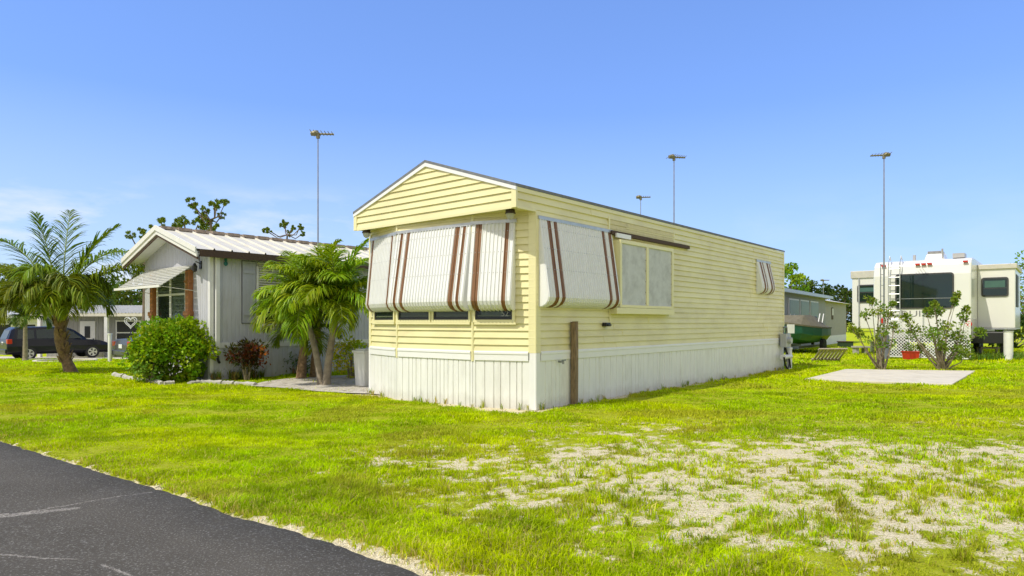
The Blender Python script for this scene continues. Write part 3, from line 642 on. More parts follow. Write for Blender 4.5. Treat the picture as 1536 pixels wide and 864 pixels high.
# front window, columns and slatted awning
wv0, wv1 = 1.12, 2.78
m = MB(); m.box(-.05, -.010, wv0, wv0 + .07, .9, 2.5); m.box(-.05, -.010, wv1 - .07, wv1, .9, 2.5); m.box(-.05, -.010, wv0 + .07, wv1 - .07, 2.43, 2.5); m.box(-.05, -.010, wv0 + .07, wv1 - .07, .9, .97)
m.box(-.05, -.010, 1.93, 2.03, .97, 2.43); m.box(-.048, -.012, wv0 + .07, 1.93, 1.93, 1.98); m.box(-.048, -.012, 2.03, wv1 - .07, 1.93, 1.98)
fw = m.build('window', WHITEP, h2)
B(-.016, -.0085, wv0 + .07, 1.93, .97, 1.93).build('curtain', CREAM, fw); B(-.016, -.0085, 2.03, wv1 - .07, .97, 1.93).build('screen', DARKIN, fw); 
m = MB(); zz = 1.985
while zz < 2.42: m.box(-.030, -.012, wv0 + .07, 1.93, zz, zz + .03); m.box(-.030, -.012, 2.03, wv1 - .07, zz, zz + .03); zz += .05
m.build('shade_slats', CREAM, fw)
m = MB(); m.box(-.036, -.033, wv0 + .07, wv1 - .07, .97, 2.43); m.build('pane', GLS, fw)
for v0 in (.84, 2.84):
    m = MB(); m.box(-.12, -.010, v0, v0 + .17, .6, 2.5); m.box(-.14, -.010, v0 - .02, v0 + .19, 2.2, 2.26); m.box(-.155, -.010, v0 - .035, v0 + .205, 1.45, 1.55); m.box(-.14, -.010, v0 - .02, v0 + .19, 1.40, 1.45)
    m.build('porch_column', ORW, h2, bevel=.006)
m = MB(); nn = 11; d0, d1, z0, z1 = .03, .78, 2.62, 2.10
for k in range(nn):
    a_ = k / nn; b_ = (k + .97) / nn
    c0 = (-(d0 + (d1 - d0) * a_), z0 + (z1 - z0) * a_ - .022); c1_ = (-(d0 + (d1 - d0) * b_), z0 + (z1 - z0) * b_)
    m.prism([(c0[0], .72, c0[1]), (c1_[0], .72, c1_[1]), (c1_[0], .72, c1_[1] + .014), (c0[0], .72, c0[1] + .014)], (0, 2.62, 0))
sa = m.build('awning', mat('aged_white_slats', (.52, .52, .46), .5), h2, label='white slatted metal awning over the front window')
m = MB(); m.box(-d1 - .03, -d1 + .0, .70, 3.36, z1 - .035, z1 + .02)
for v0 in (.9, 1.95, 3.1): m.prism([(-d0, v0, z0 - .012), (-d1, v0, z1 - .012), (-d1, v0, z1 - .03), (-d0, v0, z0 - .03)], (0, .03, 0))
m.tube([(-.02, .80, 2.02), (-d1, .80, z1)], .008, 6); m.tube([(-.02, 3.2, 2.02), (-d1, 3.2, z1)], .008, 6); m.build('awning_frame', CREAM, sa)
m = MB(); m.box(-.03, -.010, .40, .50, 2.50, 2.68); m.tube([(-.03, .45, 2.62), (-.13, .45, 2.66), (-.15, .45, 2.60)], .012); m.tube([(-.15, .45, 2.62), (-.15, .45, 2.55), (-.15, .45, 2.44), (-.15, .45, 2.42)], [.02, .06, .05, .02], 8); m.tube([(-.05, .45, 2.68), (-.05, .45, 2.82)], .012)
m.build('wall_lamp', BLK, h2)
# side window with shutter, raised shade
m = MB(); m.box(.72, 1.03, -.045, -.020, 1.28, 2.70); sh = m.build('shutter', T111b, h2); B(.705, 1.045, -.019, -.009, 1.265, 2.715).build('painted_shadow_gap', mat('painted_shadow_grey', (.10, .10, .11), .7), sh)  # dark backing rim stands in for the shadow around the shutter
m = MB(); [m.box(.735, 1.015, -.066, -.0455, z, z + .07) for z in (1.45, 2.42)]; m.box(.795, .80, -.049, -.0455, 1.29, 2.69); m.box(.87, .876, -.049, -.0455, 1.29, 2.69); m.box(.95, .955, -.049, -.0455, 1.29, 2.69); m.build('shutter_battens', T111b, sh)
m = MB(); m.box(1.06, 1.12, -.04, -.010, 1.2, 2.6); m.box(2.6, 2.66, -.04, -.010, 1.2, 2.6); m.box(1.12, 2.6, -.04, -.010, 1.2, 1.26); sw = m.build('window', WHITEP, h2)
B(1.12, 2.6, -.014, -.009, 1.26, 2.1).build('screen', DARKIN, sw); B(1.12, 2.6, -.03, -.027, 1.26, 2.1).build('pane', GLS, sw)
m = MB(); zz = 2.06
while zz < 2.62: m.prism([(1.10, -.012, zz + .05), (1.10, -.07, zz), (1.10, -.075, zz + .006), (1.10, -.012, zz + .06)], (1.6, 0, 0)); zz += .055
m.box(1.08, 2.72, -.09, -.010, 2.655, 2.69); m.box(1.08, 2.72, -.09, -.010, 2.0, 2.05); m.build('louvre_shade', mat('cream_louvre', (.62, .62, .50), .6), h2)
m = MB(); m.loft([[(.33 + r_ * math.cos(t), -.022, z) for t in np.linspace(0, 2 * math.pi, 8, endpoint=False)] and [(.33 + r_ * math.cos(t), -.026 + .010 * math.sin(t), z) for t in np.linspace(0, 2 * math.pi, 8, endpoint=False)] for z, r_ in ((2.56, .01), (2.59, .045), (2.63, .05), (2.66, .025), (2.69, .035), (2.73, .03), (2.75, .01))])
m.build('wall_ornament', TEALP, h2)

# ------------------------------------------------------------------ antennas on masts
def antenna(px, Z, ytop, label, r=.022, zb_=0, size=1.0, yaw=0, loc=None):
    P_ = at(px, Z) if loc is None else loc; H_ = hz(ytop, P_[1])
    t = thing('antenna_mast', (P_[0], P_[1], zb_), yaw, label, 'antenna', 'television antennas on tall thin masts')
    m = MB(); m.tube([(0, 0, 0), (0, 0, (H_ - zb_) * .5), (0, 0, H_ - zb_)], [r, r * .85, r * .6], 8); m.build('mast', GALV, t)
    h_ = H_ - zb_ - .08; m = MB(); m.tube([(-.15 * size, 0, h_), (.35 * size, 0, h_)], .022 * size, 6)
    for k in range(7):
        x = -.13 * size + k * .075 * size; w = (.26 - .018 * k) * size; m.tube([(x, -w, h_ + .02), (x, w, h_ + .02)], .008 * size, 5)
    m.tube([(-.16 * size, 0, h_), (-.05 * size, 0, h_ + .02), (.04 * size, 0, h_ - .01)], [.05 * size, .07 * size, .03 * size], 8)
    m.tube([(0, 0, h_ - .10 * size), (0, 0, h_)], .045 * size, 8)
    m.build('antenna_head', ANT, t); return t
uu = Af.u(477, -.33)
antenna(477, 0, 196, 'tall antenna mast rising beside the ribbed roof of the grey white home', loc=Af.w(uu, -.33), size=1.1, yaw=.1)
antenna(1011, 21, 232, 'tall antenna mast standing behind the yellow home, nearer its middle', size=1.1, r=.028, yaw=.2)
antenna(961, 26, 293, 'short antenna just peeking over the yellow roof', size=1.1, yaw=-.1)
am = antenna(1326, 21.5, 229, 'tall antenna mast standing beside the camper ladder', size=1.15, r=.03, yaw=2.9)
m = MB(); m.tube([(.10, 0, 0), (.10, 0, 3.2)], .016, 6); [m.tube([(0, 0, z), (.10, 0, z)], .01, 5) for z in np.arange(.4, 3.2, .35)]; m.build('lower_lattice', GALV, am)
antenna(1235, 52, 419, 'tiny distant antenna in front of the dark treeline', size=1.3, r=.04)

# ------------------------------------------------------------------ foliage helpers
def jit(c, r, a=.25, hue=.12):
    k = 1 + r.uniform(-a, a); h = r.uniform(-hue, hue); return (min(1, max(0, c[0] * k * (1 + h * 1.6))), min(1, c[1] * k), max(0, c[2] * k * (1 - h)))
def leaf(mb, p, d, up, ln, w, fold=.25):
    d = d.normalized(); s = d.cross(up); s = s.normalized() if s.length > 1e-5 else Vector((1, 0, 0)); nn = s.cross(d)
    a = p + d * ln * .45
    mb.add([p, a + s * w / 2 + nn * w * fold, p + d * ln, a - s * w / 2 + nn * w * fold], [(0, 1, 2), (0, 2, 3)])
def rv(r):
    while True:
        v = Vector((r.uniform(-1, 1), r.uniform(-1, 1), r.uniform(-1, 1)))
        if .05 < v.length < 1: return v.normalized()
def clump(mb, c, rad, n, ln, w, col, r, flat=.8, a=.25):
    c = Vector(c); rad = Vector(rad) if hasattr(rad, '__len__') else Vector((rad, rad, rad * flat))
    for i in range(n):
        v = rv(r); k = r.uniform(.35, 1) ** .6; p = c + Vector((v.x * rad.x, v.y * rad.y, v.z * rad.z)) * k
        d = (v + rv(r) * .9 + Vector((0, 0, .15))).normalized(); mb.col = jit(col, r, a); leaf(mb, p, d, (v + rv(r) * .7), ln * r.uniform(.7, 1.25), w * r.uniform(.7, 1.2))
def frond(rb, lb, base, az, el, length, droop, nl, leafl, lw, col, r, petiole=.2, hang=.5, fwd=.75, twist=0, wild=.12):
    """one feather frond: stalk into rb, leaflets into lb"""
    p = Vector(base); N = 16; pts = [p.copy()]; tan = []; h = Vector((math.cos(az), math.sin(az), 0)); e_ = el
    for i in range(N):
        t = i / N; e_ = el - droop * (t ** 1.6); d = h * math.cos(e_) + Vector((0, 0, 1)) * math.sin(e_); tan.append(d); p = p + d * length / N; pts.append(p.copy())
    tan.append(tan[-1]); rb.tube(pts, [.024 * (1 - .85 * i / N) * (length / 2.2) ** .5 for i in range(N + 1)], 5)
    sv = Vector((-h.y, h.x, 0))
    for i in range(nl):
        t = petiole + (1 - petiole) * (i + .5) / nl; f = t * N; k = min(int(f), N - 1); q = pts[k].lerp(pts[k + 1], f - k); d = tan[k]; nrm = sv.cross(d)
        ll = leafl * (math.sin(math.pi * min(1, .18 + .80 * (t - petiole) / (1 - petiole))) ** .7) * r.uniform(.82, 1.1)
        for s_ in (1, -1):
            a0 = (sv * s_ + d * (fwd + t * .5) + nrm * (-.15 + twist) + rv(r) * wild).normalized(); g_ = Vector((0, 0, -1))
            q1 = q + a0 * ll * .45; a1 = (a0 + g_ * hang * r.uniform(.7, 1.3)).normalized(); q2 = q1 + a1 * ll * .33; a2 = (a1 + g_ * hang * 1.3).normalized(); q3 = q2 + a2 * ll * .26
            wv = a0.cross(Vector((0, 0, 1)) + rv(r) * .5); wv = wv.normalized() if wv.length > 1e-4 else d
            lb.col = jit(col, r, .22); lb.add([q - wv * lw * .3, q + wv * lw * .3, q1 + wv * lw * .5, q1 - wv * lw * .5, q2 + wv * lw * .4, q2 - wv * lw * .4, q3], [(0, 1, 2, 3), (3, 2, 4, 5), (5, 4, 6)])

# ------------------------------------------------------------------ palms
def wob(base, top, n, r, amp):
    base, top = Vector(base), Vector(top); return [base.lerp(top, i / n) + (Vector((r.uniform(-amp, amp), r.uniform(-amp, amp), 0)) if 0 < i < n else Vector()) for i in range(n + 1)]
# big young coconut-type palm on the left
P_ = ground_at(103, 558); r = random.Random(5)
t = thing('palm_tree', (P_[0], P_[1], float(ground_z(P_[0], P_[1]))), 0, 'shaggy palm with long drooping fronds and a thick leaning trunk on the left lawn', 'palm tree')
m = MB(); m.tube([(.06, 0, -.1), (.04, 0, .05), (-.06, 0, .3), (-.16, 0, .55), (-.20, 0, .8), (-.22, 0, 1.05), (-.22, 0, 1.3)], [.20, .15, .12, .12, .14, .14, .10], 12); tk = m.build('trunk', HUSK, t, smooth=True)
m = MB()
for k in range(34):
    z = r.uniform(.25, 1.25); a_ = r.uniform(0, 6.28); c = Vector((-.05 - .15 * z, 0, z)); o = Vector((math.cos(a_), math.sin(a_), 0)); s_ = Vector((-o.y, o.x, 0)); l_ = r.uniform(.12, .3)
    m.prism([tuple(c + o * .10 - s_ * .06), tuple(c + o * .10 + s_ * .06), tuple(c + o * .19 + s_ * .025 + Vector((0, 0, l_))), tuple(c + o * .19 - s_ * .025 + Vector((0, 0, l_)))], tuple(o * .015))
m.build('husk', HUSK, tk)
rb, lb = MB(), MB(); PG = (.19, .26, .012)
bs = (-.22, 0, 1.15)
specs = [(math.pi * .97, 1.28, 3.3, 1.25, .0, .1), (math.pi * .93, 1.46, 2.9, .35, .1, .2), (1.7, 1.50, 3.0, .25, .0, .2), (.35, 1.40, 3.0, .80, .0, .2), (-.1, 1.30, 3.2, 2.0, 0, .2), (.25, 1.25, 3.1, 2.2, 0, .1), (3.0, 1.2, 3.0, 2.2, 0, .2), (3.4, 1.25, 3.0, 2.4, 0, .1), (2.6, 1.25, 2.9, 2.4, 0, .2), (.0, 1.05, 3.1, 1.75, 0, .3), (3.2, 1.0, 3.1, 1.8, 0, .3), (2.9, .9, 2.8, 1.7, 0, .1)]
for k in range(9): specs.append((-2.6 + k * .26, r.uniform(1.0, 1.3), r.uniform(1.5, 2.0), r.uniform(2.4, 3.0), 0, r.uniform(.0, .35)))
for k in range(14): specs.append((-3.0 + k * 6.1 / 14 + r.uniform(-.15, .15), r.uniform(1.15, 1.45), r.uniform(1.4, 1.85), r.uniform(2.7, 3.3), 0, r.uniform(.0, .6)))
for az, el, ln, dr, tw, up in specs: frond(rb, lb, (bs[0] + .05 * math.cos(az), .05 * math.sin(az), bs[2] + r.uniform(-.1, .15) + up), az + r.uniform(-.1, .1), el, ln, dr, 74, .74, .031, jit(PG, r, .3, .10), r, .22, .8 if dr > 1.4 else .32, wild=.25)
rb.tube([(bs[0], 0, 1.0), (bs[0] - .02, 0, 1.7), (bs[0], 0, 2.3)], [.12, .09, .05], 10)
rb.build('frond_stalks', RACH, t); lb.build('crown', LEAF, t)

def small_palm(base, tops, label, rad, flen, col, seed, nf=13, ring=True, leafl=.56, nl=56, lw=.030, group=None, trunkmat=None):
    r = random.Random(seed); t = thing('palm_tree', tuple(base), 0, label, 'palm tree', group); x = Vector(tops)
    m = MB(); n = 14; pts = [Vector((x.x * (i / n) ** 1.5, x.y * (i / n) ** 1.5, x.z * i / n)) for i in range(n + 1)]; pts[0].z = -.05
    m.tube(pts, [rad * (1.45 if i == 0 else 1.15 - .35 * i / n) * (1 + .05 * (i % 2)) for i in range(n + 1)], 10); m.build('trunk', trunkmat or BARK, t, smooth=True)
    m = MB(); m.tube([x - Vector((0, 0, .02)), x + Vector((0, 0, .30))], [rad * 1.0, rad * .6], 10); m.build('crownshaft', RACH, t, smooth=True)
    rb, lb = MB(), MB()
    for k in range(nf):
        az = k * 2.399 + r.uniform(-.2, .2); lv = k / nf; el = 1.42 - 1.05 * lv + r.uniform(-.1, .1); dr = .8 + 1.9 * lv + r.uniform(-.15, .15)
        frond(rb, lb, x + Vector((0, 0, .28 - .1 * lv)), az, el, flen * r.uniform(.85, 1.1), dr, nl, leafl, lw, jit(col, r, .25, .08), r, .10, .42 + .35 * lv, fwd=.85, wild=.3)
    rb.build('frond_stalks', RACH, t); lb.build('crown', LEAF, t); return t
AG = (.27, .40, .012)
p1 = ground_at(481, 578); p2 = ground_at(488, 578) + np.array([.02, -.05])
small_palm((p1[0], p1[1], 0), (-.30, .1, 1.30), 'leaning palm of the pair sharing one foot, its stem bending towards the grey shutter', .065, 1.38, AG, 21, 24)
small_palm((p2[0] + .02, p2[1], 0), (.20, -.05, 1.36), 'straighter palm of the pair sharing one foot, beside the yellow home', .072, 1.40, AG, 22, 24)
p3 = at(452, 15.0)
small_palm((p3[0], p3[1], 0), (.06, .0, .75), 'low palm with dark shaggy stem behind the pair of palms', .10, 1.0, (.20, .28, .02), 23, 12, trunkmat=HUSK)
p3 = at(470, 15.3)
small_palm((p3[0], p3[1], 0), (.2, .0, 1.75), 'tallest palm, its crown showing above the pair against the metal roof', .07, 1.15, AG, 24, 20, trunkmat=HUSK)
p3 = at(38, 31.0)
small_palm((p3[0], p3[1], float(ground_z(*p3))), (.0, .0, 1.75), 'small slender young palm in front of the dark parked car', .10, 1.35, (.12, .19, .02), 25, 12, lw=.04)

# ------------------------------------------------------------------ bushes by the grey-white home
def bush(base, rx, ry, H, col, seed, label, n=60, per=55, ln=.075, w=.05, name='bush', cat='bush', z0=.05, cols=None, stems=9, mt=None):
    r = random.Random(seed); t = thing(name, tuple(base), 0, label, cat); m = MB()
    sb = MB()
    for k in range(stems):
        a_ = r.uniform(0, 6.28); q = r.uniform(.3, .8); sb.tube([(.05 * math.cos(a_), .05 * math.sin(a_), -.03), (rx * q * .5 * math.cos(a_), ry * q * .5 * math.sin(a_), H * .4), (rx * q * math.cos(a_), ry * q * math.sin(a_), H * r.uniform(.6, .85))], [.018, .012, .006], 5)
    sb.build('stems', STEM, t)
    for k in range(n):
        v = rv(r); v.z = abs(v.z) if r.random() < .5 else v.z; q = r.uniform(.45, 1.0) ** .5
        c = Vector((v.x * rx * q, v.y * ry * q, z0 + (H - z0) * (.42 + .52 * v.z * q)))
        cc = r.choice(cols) if cols else col; cc = jit(cc, r, .26, .15); c = c * r.uniform(.92, 1.10); rr = r.uniform(.10, .25) * (H / 1.3) ** .5
        clump(m, c, rr, per, ln, w, cc, r)
    m.build('foliage', LEAF, t); return t
hb = (-7.45, 14.35)
bush((*hb, 0), .84, .62, 1.34, (.23, .37, .010), 31, 'large bright green leafy bush under the orange porch columns', 150, 75, .09, .06)
bush((*at(225, 13.95), 0), .30, .3, .55, (.17, .27, .03), 32, 'small loose plant at the left foot of the large green bush', 14, 30, .09, .05, name='plant', cat='plant', stems=5)
cp = at(371, 14.75)
bush((*cp, 0), .36, .30, .82, (.1, .03, .01), 33, 'round croton bush with dark red and orange leaves against the grey skirting', 34, 36, .10, .045, cols=[(.10, .025, .01), (.26, .06, .01), (.05, .035, .012), (.07, .08, .015), (.05, .02, .012), (.06, .05, .012), (.04, .03, .012), (.42, .13, .015)], z0=.28)
bush((*at(527, 15.0), 0), .36, .32, .98, (.50, .52, .02), 34, 'yellow green bush behind the shell bed beside the yellow home', 30, 34, .09, .04)
bush((*at(437, 16.2), 0), .5, .32, .5, (.13, .18, .03), 35, 'low tangled plant at the skirting behind the palms', 22, 30, .10, .03, name='plant', cat='plant')
def tuft(mb, x, y, z, r, n, h, col, spread=.5, w=.006):
    for k in range(n):
        a_ = r.uniform(0, 6.28); o = Vector((math.cos(a_), math.sin(a_), 0)); hh_ = h * r.uniform(.5, 1.1); sp_ = spread * r.uniform(.2, 1); s_ = Vector((-o.y, o.x, 0)) * w / 2
        p0 = Vector((x, y, z)) + o * r.uniform(0, .03); p1 = p0 + o * hh_ * sp_ * .35 + Vector((0, 0, hh_ * .6)); p2_ = p0 + o * hh_ * sp_ + Vector((0, 0, hh_ * r.uniform(.75, 1)))
        mb.col = jit(col, r, .3, .2); mb.add([p0 - s_, p0 + s_, p1 + s_ * .8, p1 - s_ * .8, p2_], [(0, 1, 2, 3), (3, 2, 4)])
m = MB(); r = random.Random(8)
for k in range(150):
    px = r.uniform(318, 520); Zp = (14.35 + (px - 318) * .0165) + r.uniform(-.35, .25); q = at(px, Zp)
    tuft(m, q[0], q[1], 0, r, 14, r.uniform(.10, .32), r.choice([(.30, .19, .07), (.18, .24, .03), (.24, .22, .06), (.14, .2, .02)]), .7, .014)
m.build('weeds', LEAF, label='dry brownish weeds along the foot of the grey skirting', kind='stuff')
m = MB(); r = random.Random(18)
for k in range(70):
    if r.random() < .4: a_, b_ = r.choice(faces_); tt = r.random(); q = Cf.w(a_[0] + (b_[0] - a_[0]) * tt - .05 - r.random() * .08, a_[1] + (b_[1] - a_[1]) * tt)
    else: q = Cf.w(r.uniform(0, 11), -.05 - r.random() * .1)
    tuft(m, q[0], q[1], 0, r, 9, r.uniform(.05, .17), r.choice([(.30, .36, .03), (.2, .3, .02), (.4, .36, .1)]), .6, .010)
m.build('weeds', LEAF, label='sparse weeds at the foot of the white skirting', kind='stuff')
# edging stones
r = random.Random(3); ep = [(170, 563), (186, 566), (205, 571), (225, 574), (245, 577), (262, 576), (283, 577), (300, 575), (335, 576), (352, 577), (385, 579)]
for i in range(len(ep) - 1):
    if i in (5,): continue
    q0, q1 = ground_at(*ep[i]), ground_at(*ep[i + 1]); c = (q0 + q1) / 2; ln = np.linalg.norm(q1 - q0) * .88; an = math.atan2(*(q1 - q0)[::-1])
    m = MB(); N = 6
    m.loft([[(x, y * (1 + r.uniform(-.15, .15)), z * (1 + r.uniform(-.2, .2))) for y, z in ((-.06, -.03), (.06, -.03), (.055, .04), (.0, .065), (-.055, .04))] for x in np.linspace(-ln / 2, ln / 2, N)])
    o = m.build('edging_stone', STONE, label='pale rounded concrete edging piece along the planting beside the grey white home', cat='edging stone', group='edging stones of the planting bed'); o.location = (*c, 0.01); o.rotation_euler = (0, 0, an)
# white bin between the homes
bp_ = at(549, 13.3); t = thing('storage_bin', (*bp_, 0), ROT, 'narrow white lidded bin between the palms and the yellow home', 'bin')
m = MB(); m.loft([[(-.15, -.15, -.02), (.15, -.15, -.02), (.15, .15, -.02), (-.15, .15, -.02)], [(-.18, -.18, .68), (.18, -.18, .68), (.18, .18, .68), (-.18, .18, .68)]]); m.build('body', WHITEP, t, bevel=.01)
m = MB(); m.box(-.2, .2, -.2, .2, .682, .73); m.box(-.15, .15, -.15, .15, .73, .76); m.build('lid', WHITEP, t, bevel=.01)

# ------------------------------------------------------------------ right: two open shrubs behind the slab
def open_shrub(base, tips, label, seed, col, n=26):
    r = random.Random(seed); t = thing('shrub', (*base, 0), 0, label, 'shrub'); sb, lb = MB(), MB(); cs = []
    for (x, y, z, rad, st) in tips:
        b_ = Vector((r.uniform(-.10, .10), r.uniform(-.08, .08), -.03)); e_ = Vector((x, y, z)); mid = b_.lerp(e_, .45) + Vector((x * .12 + r.uniform(-.06, .06), r.uniform(-.06, .06), z * .05))
        sb.tube([b_, b_.lerp(mid, .5) + Vector((r.uniform(-.04, .04), 0, .02)), mid, mid.lerp(e_, .6), e_], [.042 * st, .035 * st, .024 * st, .013 * st, .006], 7)
        m_ = max(4, int(rad * 25))
        for k in range(m_):
            c = e_ + Vector((rv(r).x * rad, rv(r).y * rad, rv(r).z * rad * .8)) * r.uniform(.3, 1); sb.tube([mid.lerp(e_, r.uniform(.5, 1)), c], [.007, .003], 4)
            clump(lb, c, rad * .36, n, .085, .05, jit(col, r, .2), r)
    sb.build('stems', STEM, t); lb.build('foliage', LEAF, t); return t
SG = (.19, .27, .025)
b1 = ground_at(1322, 555); s1 = b1[1] / FPX; zz_ = lambda py: hz(py, b1[1])
open_shrub(b1, [((px - 1322) * s1, dy, zz_(py), rd, st) for px, py, rd, dy, st in [(1318, 462, .26, 0, 1), (1300, 472, .18, .1, .6), (1338, 455, .12, 0, .6), (1336, 472, .22, .1, .9), (1290, 500, .22, .1, .7), (1320, 495, .25, -.2, .8), (1342, 490, .22, .0, .7), (1278, 494, .14, 0, .5), (1305, 512, .22, -.2, .5), (1328, 515, .22, .2, .7), (1310, 450, .12, .1, .5)]],
           'spindly shrub with dark trunk behind the left end of the slab', 41, SG, 20)
b1 = ground_at(1412, 556); s1 = b1[1] / FPX
open_shrub(b1, [((px - 1412) * s1, dy, zz_(py), rd, st) for px, py, rd, dy, st in [(1390, 470, .22, 0, .9), (1430, 452, .14, 0, .6), (1436, 443, .10, 0, .4), (1445, 475, .18, 0, .7), (1370, 495, .30, .1, 1), (1395, 500, .30, -.2, 1.2), (1420, 490, .28, 0, 1.1), (1440, 505, .28, .1, 1), (1465, 500, .18, 0, .6), (1455, 465, .12, .1, .5), (1405, 520, .24, -.25, .9), (1430, 525, .24, -.2, .8), (1388, 522, .18, .2, .8), (1450, 530, .2, 0, .5), (1412, 470, .20, .2, .8), (1400, 455, .12, 0, .5), (1357, 478, .13, 0, .5)]],
           'wider shrub with several pale spreading stems behind the middle of the slab', 42, SG, 26)

# ------------------------------------------------------------------ the camper
Rf = Frame(at(1457, 22.2)); Wv = Rf.v(1310); rvh = Rf.z(385, 0, 0)
rv_ = thing('travel_trailer', (*Rf.O, 0), ROT, 'big cream travel trailer with side slide-outs and a dark rear window', 'camper')
zf = Rf.z(494, 0, 0); zt_ = rvh
m = MB(); prof = [(.06, zf - .35), (0, zf - .1), (0, zt_ - .55), (.10, zt_ - .16), (.34, zt_ - .02), (.8, zt_ + .04), (9.5, zt_ + .04), (9.5, zf - .35)]
m.prism([(x, 0, z) for x, z in prof], (0, Wv, 0)); m.build('body', RVW, rv_, bevel=.05)
ug = Rf.u(1466); wd_ = -Rf.v(1523, ug); za, zb_ = Rf.z(397, ug, -wd_ / 2), Rf.z(492, ug, -wd_ / 2)
m = MB(); m.box(ug, ug + 3.2, -wd_, -.002, zb_, za); so = m.build('slide_out', RVW, rv_, bevel=.03)
m = MB(); m.box(ug - .05, ug + 3.3, -wd_ - .05, .0, za - .16, za + .02); m.build('slide_topper', mat('rv_topper', (.54, .51, .43), .5), so, bevel=.02)
m = MB(); m.box(ug - .02, ug + 3.22, -wd_ - .02, -.01, zb_ - .05, zb_ - .002); m.build('slide_trim', ALU, so)
wl = Wv + .95; m = MB(); ul = Rf.u(1308, Wv) + .2
ul = max(ug, .3)
pl = Rf.v(1278, ul); m = MB(); m.box(ul, ul + 3.2, Wv + .002, pl, zb_ - .05, Rf.z(410, ul, pl)); so2 = m.build('slide_out', RVW, rv_, bevel=.03)
m = MB(); m.box(ul - .04, ul + 3.3, Wv + .01, pl + .05, Rf.z(418, ul, pl), Rf.z(407, ul, pl)); m.build('slide_topper', MATS['rv_topper'], so2, bevel=.02)
m = MB(); m.box(ul - .05, ul - .01, pl - .28, pl - .24, zb_ - .2, Rf.z(418, ul, pl)); m.build('awning_arm', ALU, so2)
m = MB(); m.box(.02, 9, -.012, 0, zf - .3, zf + .35); m.build('side_stripe', RVG, rv_)
def rounded(y0, y1, z0, z1, r_, n=5):
    p = []
    for cy, cz, a0 in ((y1 - r_, z1 - r_, 0), (y0 + r_, z1 - r_, 90), (y0 + r_, z0 + r_, 180), (y1 - r_, z0 + r_, 270)):
        for k in range(n): a_ = math.radians(a0 + 90 * k / (n - 1)); p.append((cy + r_ * math.cos(a_), cz + r_ * math.sin(a_)))
    return p
def rvwin(parent, u, px0, px1, py0, py1, r_=.1, split=.36):
    y0, y1 = Rf.v(px1, u), Rf.v(px0, u); z0, z1 = Rf.z(py1, u, (y0 + y1) / 2), Rf.z(py0, u, (y0 + y1) / 2)
    m = MB(); m.prism([(u - .03, y, z) for y, z in rounded(y0, y1, z0, z1, r_)], (.028, 0, 0)); w = m.build('window', RVT, parent)
    m = MB(); m.prism([(u - .038, y, z) for y, z in rounded(y0 + .05, y1 - .05, z0 + .05, z1 - .05, r_ * .7)], (.007, 0, 0)); m.build('pane', GLSD, w)
    zs_ = z0 + (z1 - z0) * split; m = MB(); m.box(u - .044, u - .039, y0 + .05, y1 - .05, zs_, zs_ + .022); m.build('divider', RVT if r_ < .09 else GALV, w)
    if z1 - z0 < 1: m = MB(); m.box(u - .0365 - .006, u - .0385, y0 + .1, y1 - .1, zs_ + .04, z1 - .12); m.build('blind', mat('teal_blind', (.05, .12, .10), .6), w)
    return w
rvwin(rv_, 0, 1343, 1431, 410, 463, .10, .28)
rvwin(so, ug, 1472, 1513, 416, 445, .08, .42); rvwin(so2, ul, 1286, 1319, 427, 454, .08, .55)
m = MB(); m.box(ug + .35, ug + 1.6, -wd_ - .02, -wd_ - .002, zb_ + .75, za - .35); m.build('side_window', RVT, so)
m = MB()
for px, py in ((1376, 396.5), (1385, 396), (1394, 395.5), (1448, 392), (1325, 398.5)):
    y = Rf.v(px, 0); z = Rf.z(py, 0, y); m.box(.0, .09, y - .07, y + .07, z - .03, z + .03)
m.build('clearance_lights', REDL, rv_)
for px, py in ((1323, 481), (1455, 486)):
    y = Rf.v(px, 0) ; z = Rf.z(py, 0, y); m = MB(); m.tube([(-.05, y + (.03 if px > 1400 else -.03), z), (-.001, y + (.03 if px > 1400 else -.03), z)], .095, 16); m.build('tail_light', REDL, rv_)
m = MB(); y0, y1 = Rf.v(1350, -.1), Rf.v(1333, -.1)
for y in (y0, y1): m.tube([(.3, y, zt_ + .03), (.1, y, zt_ + .16), (-.12, y, zt_ - .1), (-.12, y, zf + .2)], .02, 6)
for z in np.arange(zf + .35, zt_ - .05, .30): m.tube([(-.12, y0, z), (-.12, y1, z)], .016, 6)
m.build('ladder', ALU, rv_)
m = MB(); y0, y1 = Rf.v(1416, .8), Rf.v(1386, .8); z0 = zt_ + .04; m.loft([[(.9, y0, z0), (2.0, y0, z0), (2.0, y1, z0), (.9, y1, z0)], [(.98, y0 + .06, z0 + .22), (1.9, y0 + .06, z0 + .22), (1.9, y1 - .06, z0 + .22), (.98, y1 - .06, z0 + .22)]]); m.build('air_conditioner', RVW, rv_, bevel=.02)
m = MB()
for k in range(12): y = y0 + .1 + k * (y1 - y0 - .2) / 11; m.box(1.0, 1.8, y, y + .02, z0 + .221, z0 + .32)
m.build('roof_vent_fins', RVG, rv_)
m = MB(); m.box(.6, 1.2, .25, .6, z0, z0 + .16); m.tube([(.7, .9, z0), (.6, .9, z0 + .35)], .03, 6); m.tube([(.9, 1.8, z0), (.9, 1.8, z0 + .2)], .05, 6); m.build('roof_vents', RVG, rv_)
ty = Rf.v(1375, 0); text('trailer_lettering', 'CRUISER', .30, mat('grey_lettering', (.20, .20, .19), .5), rv_, (-.004, ty, Rf.z(471, 0, ty)), (math.radians(90), 0, math.radians(-90)), sx=1.35)
m = MB(); m.box(-.12, .05, .1, Wv - .1, zf - .46, zf - .36); m.box(.3, 9, .4, .5, .5, .65); m.box(.3, 9, Wv - .5, Wv - .4, .5, .65); m.build('bumper_frame', BLK, rv_)
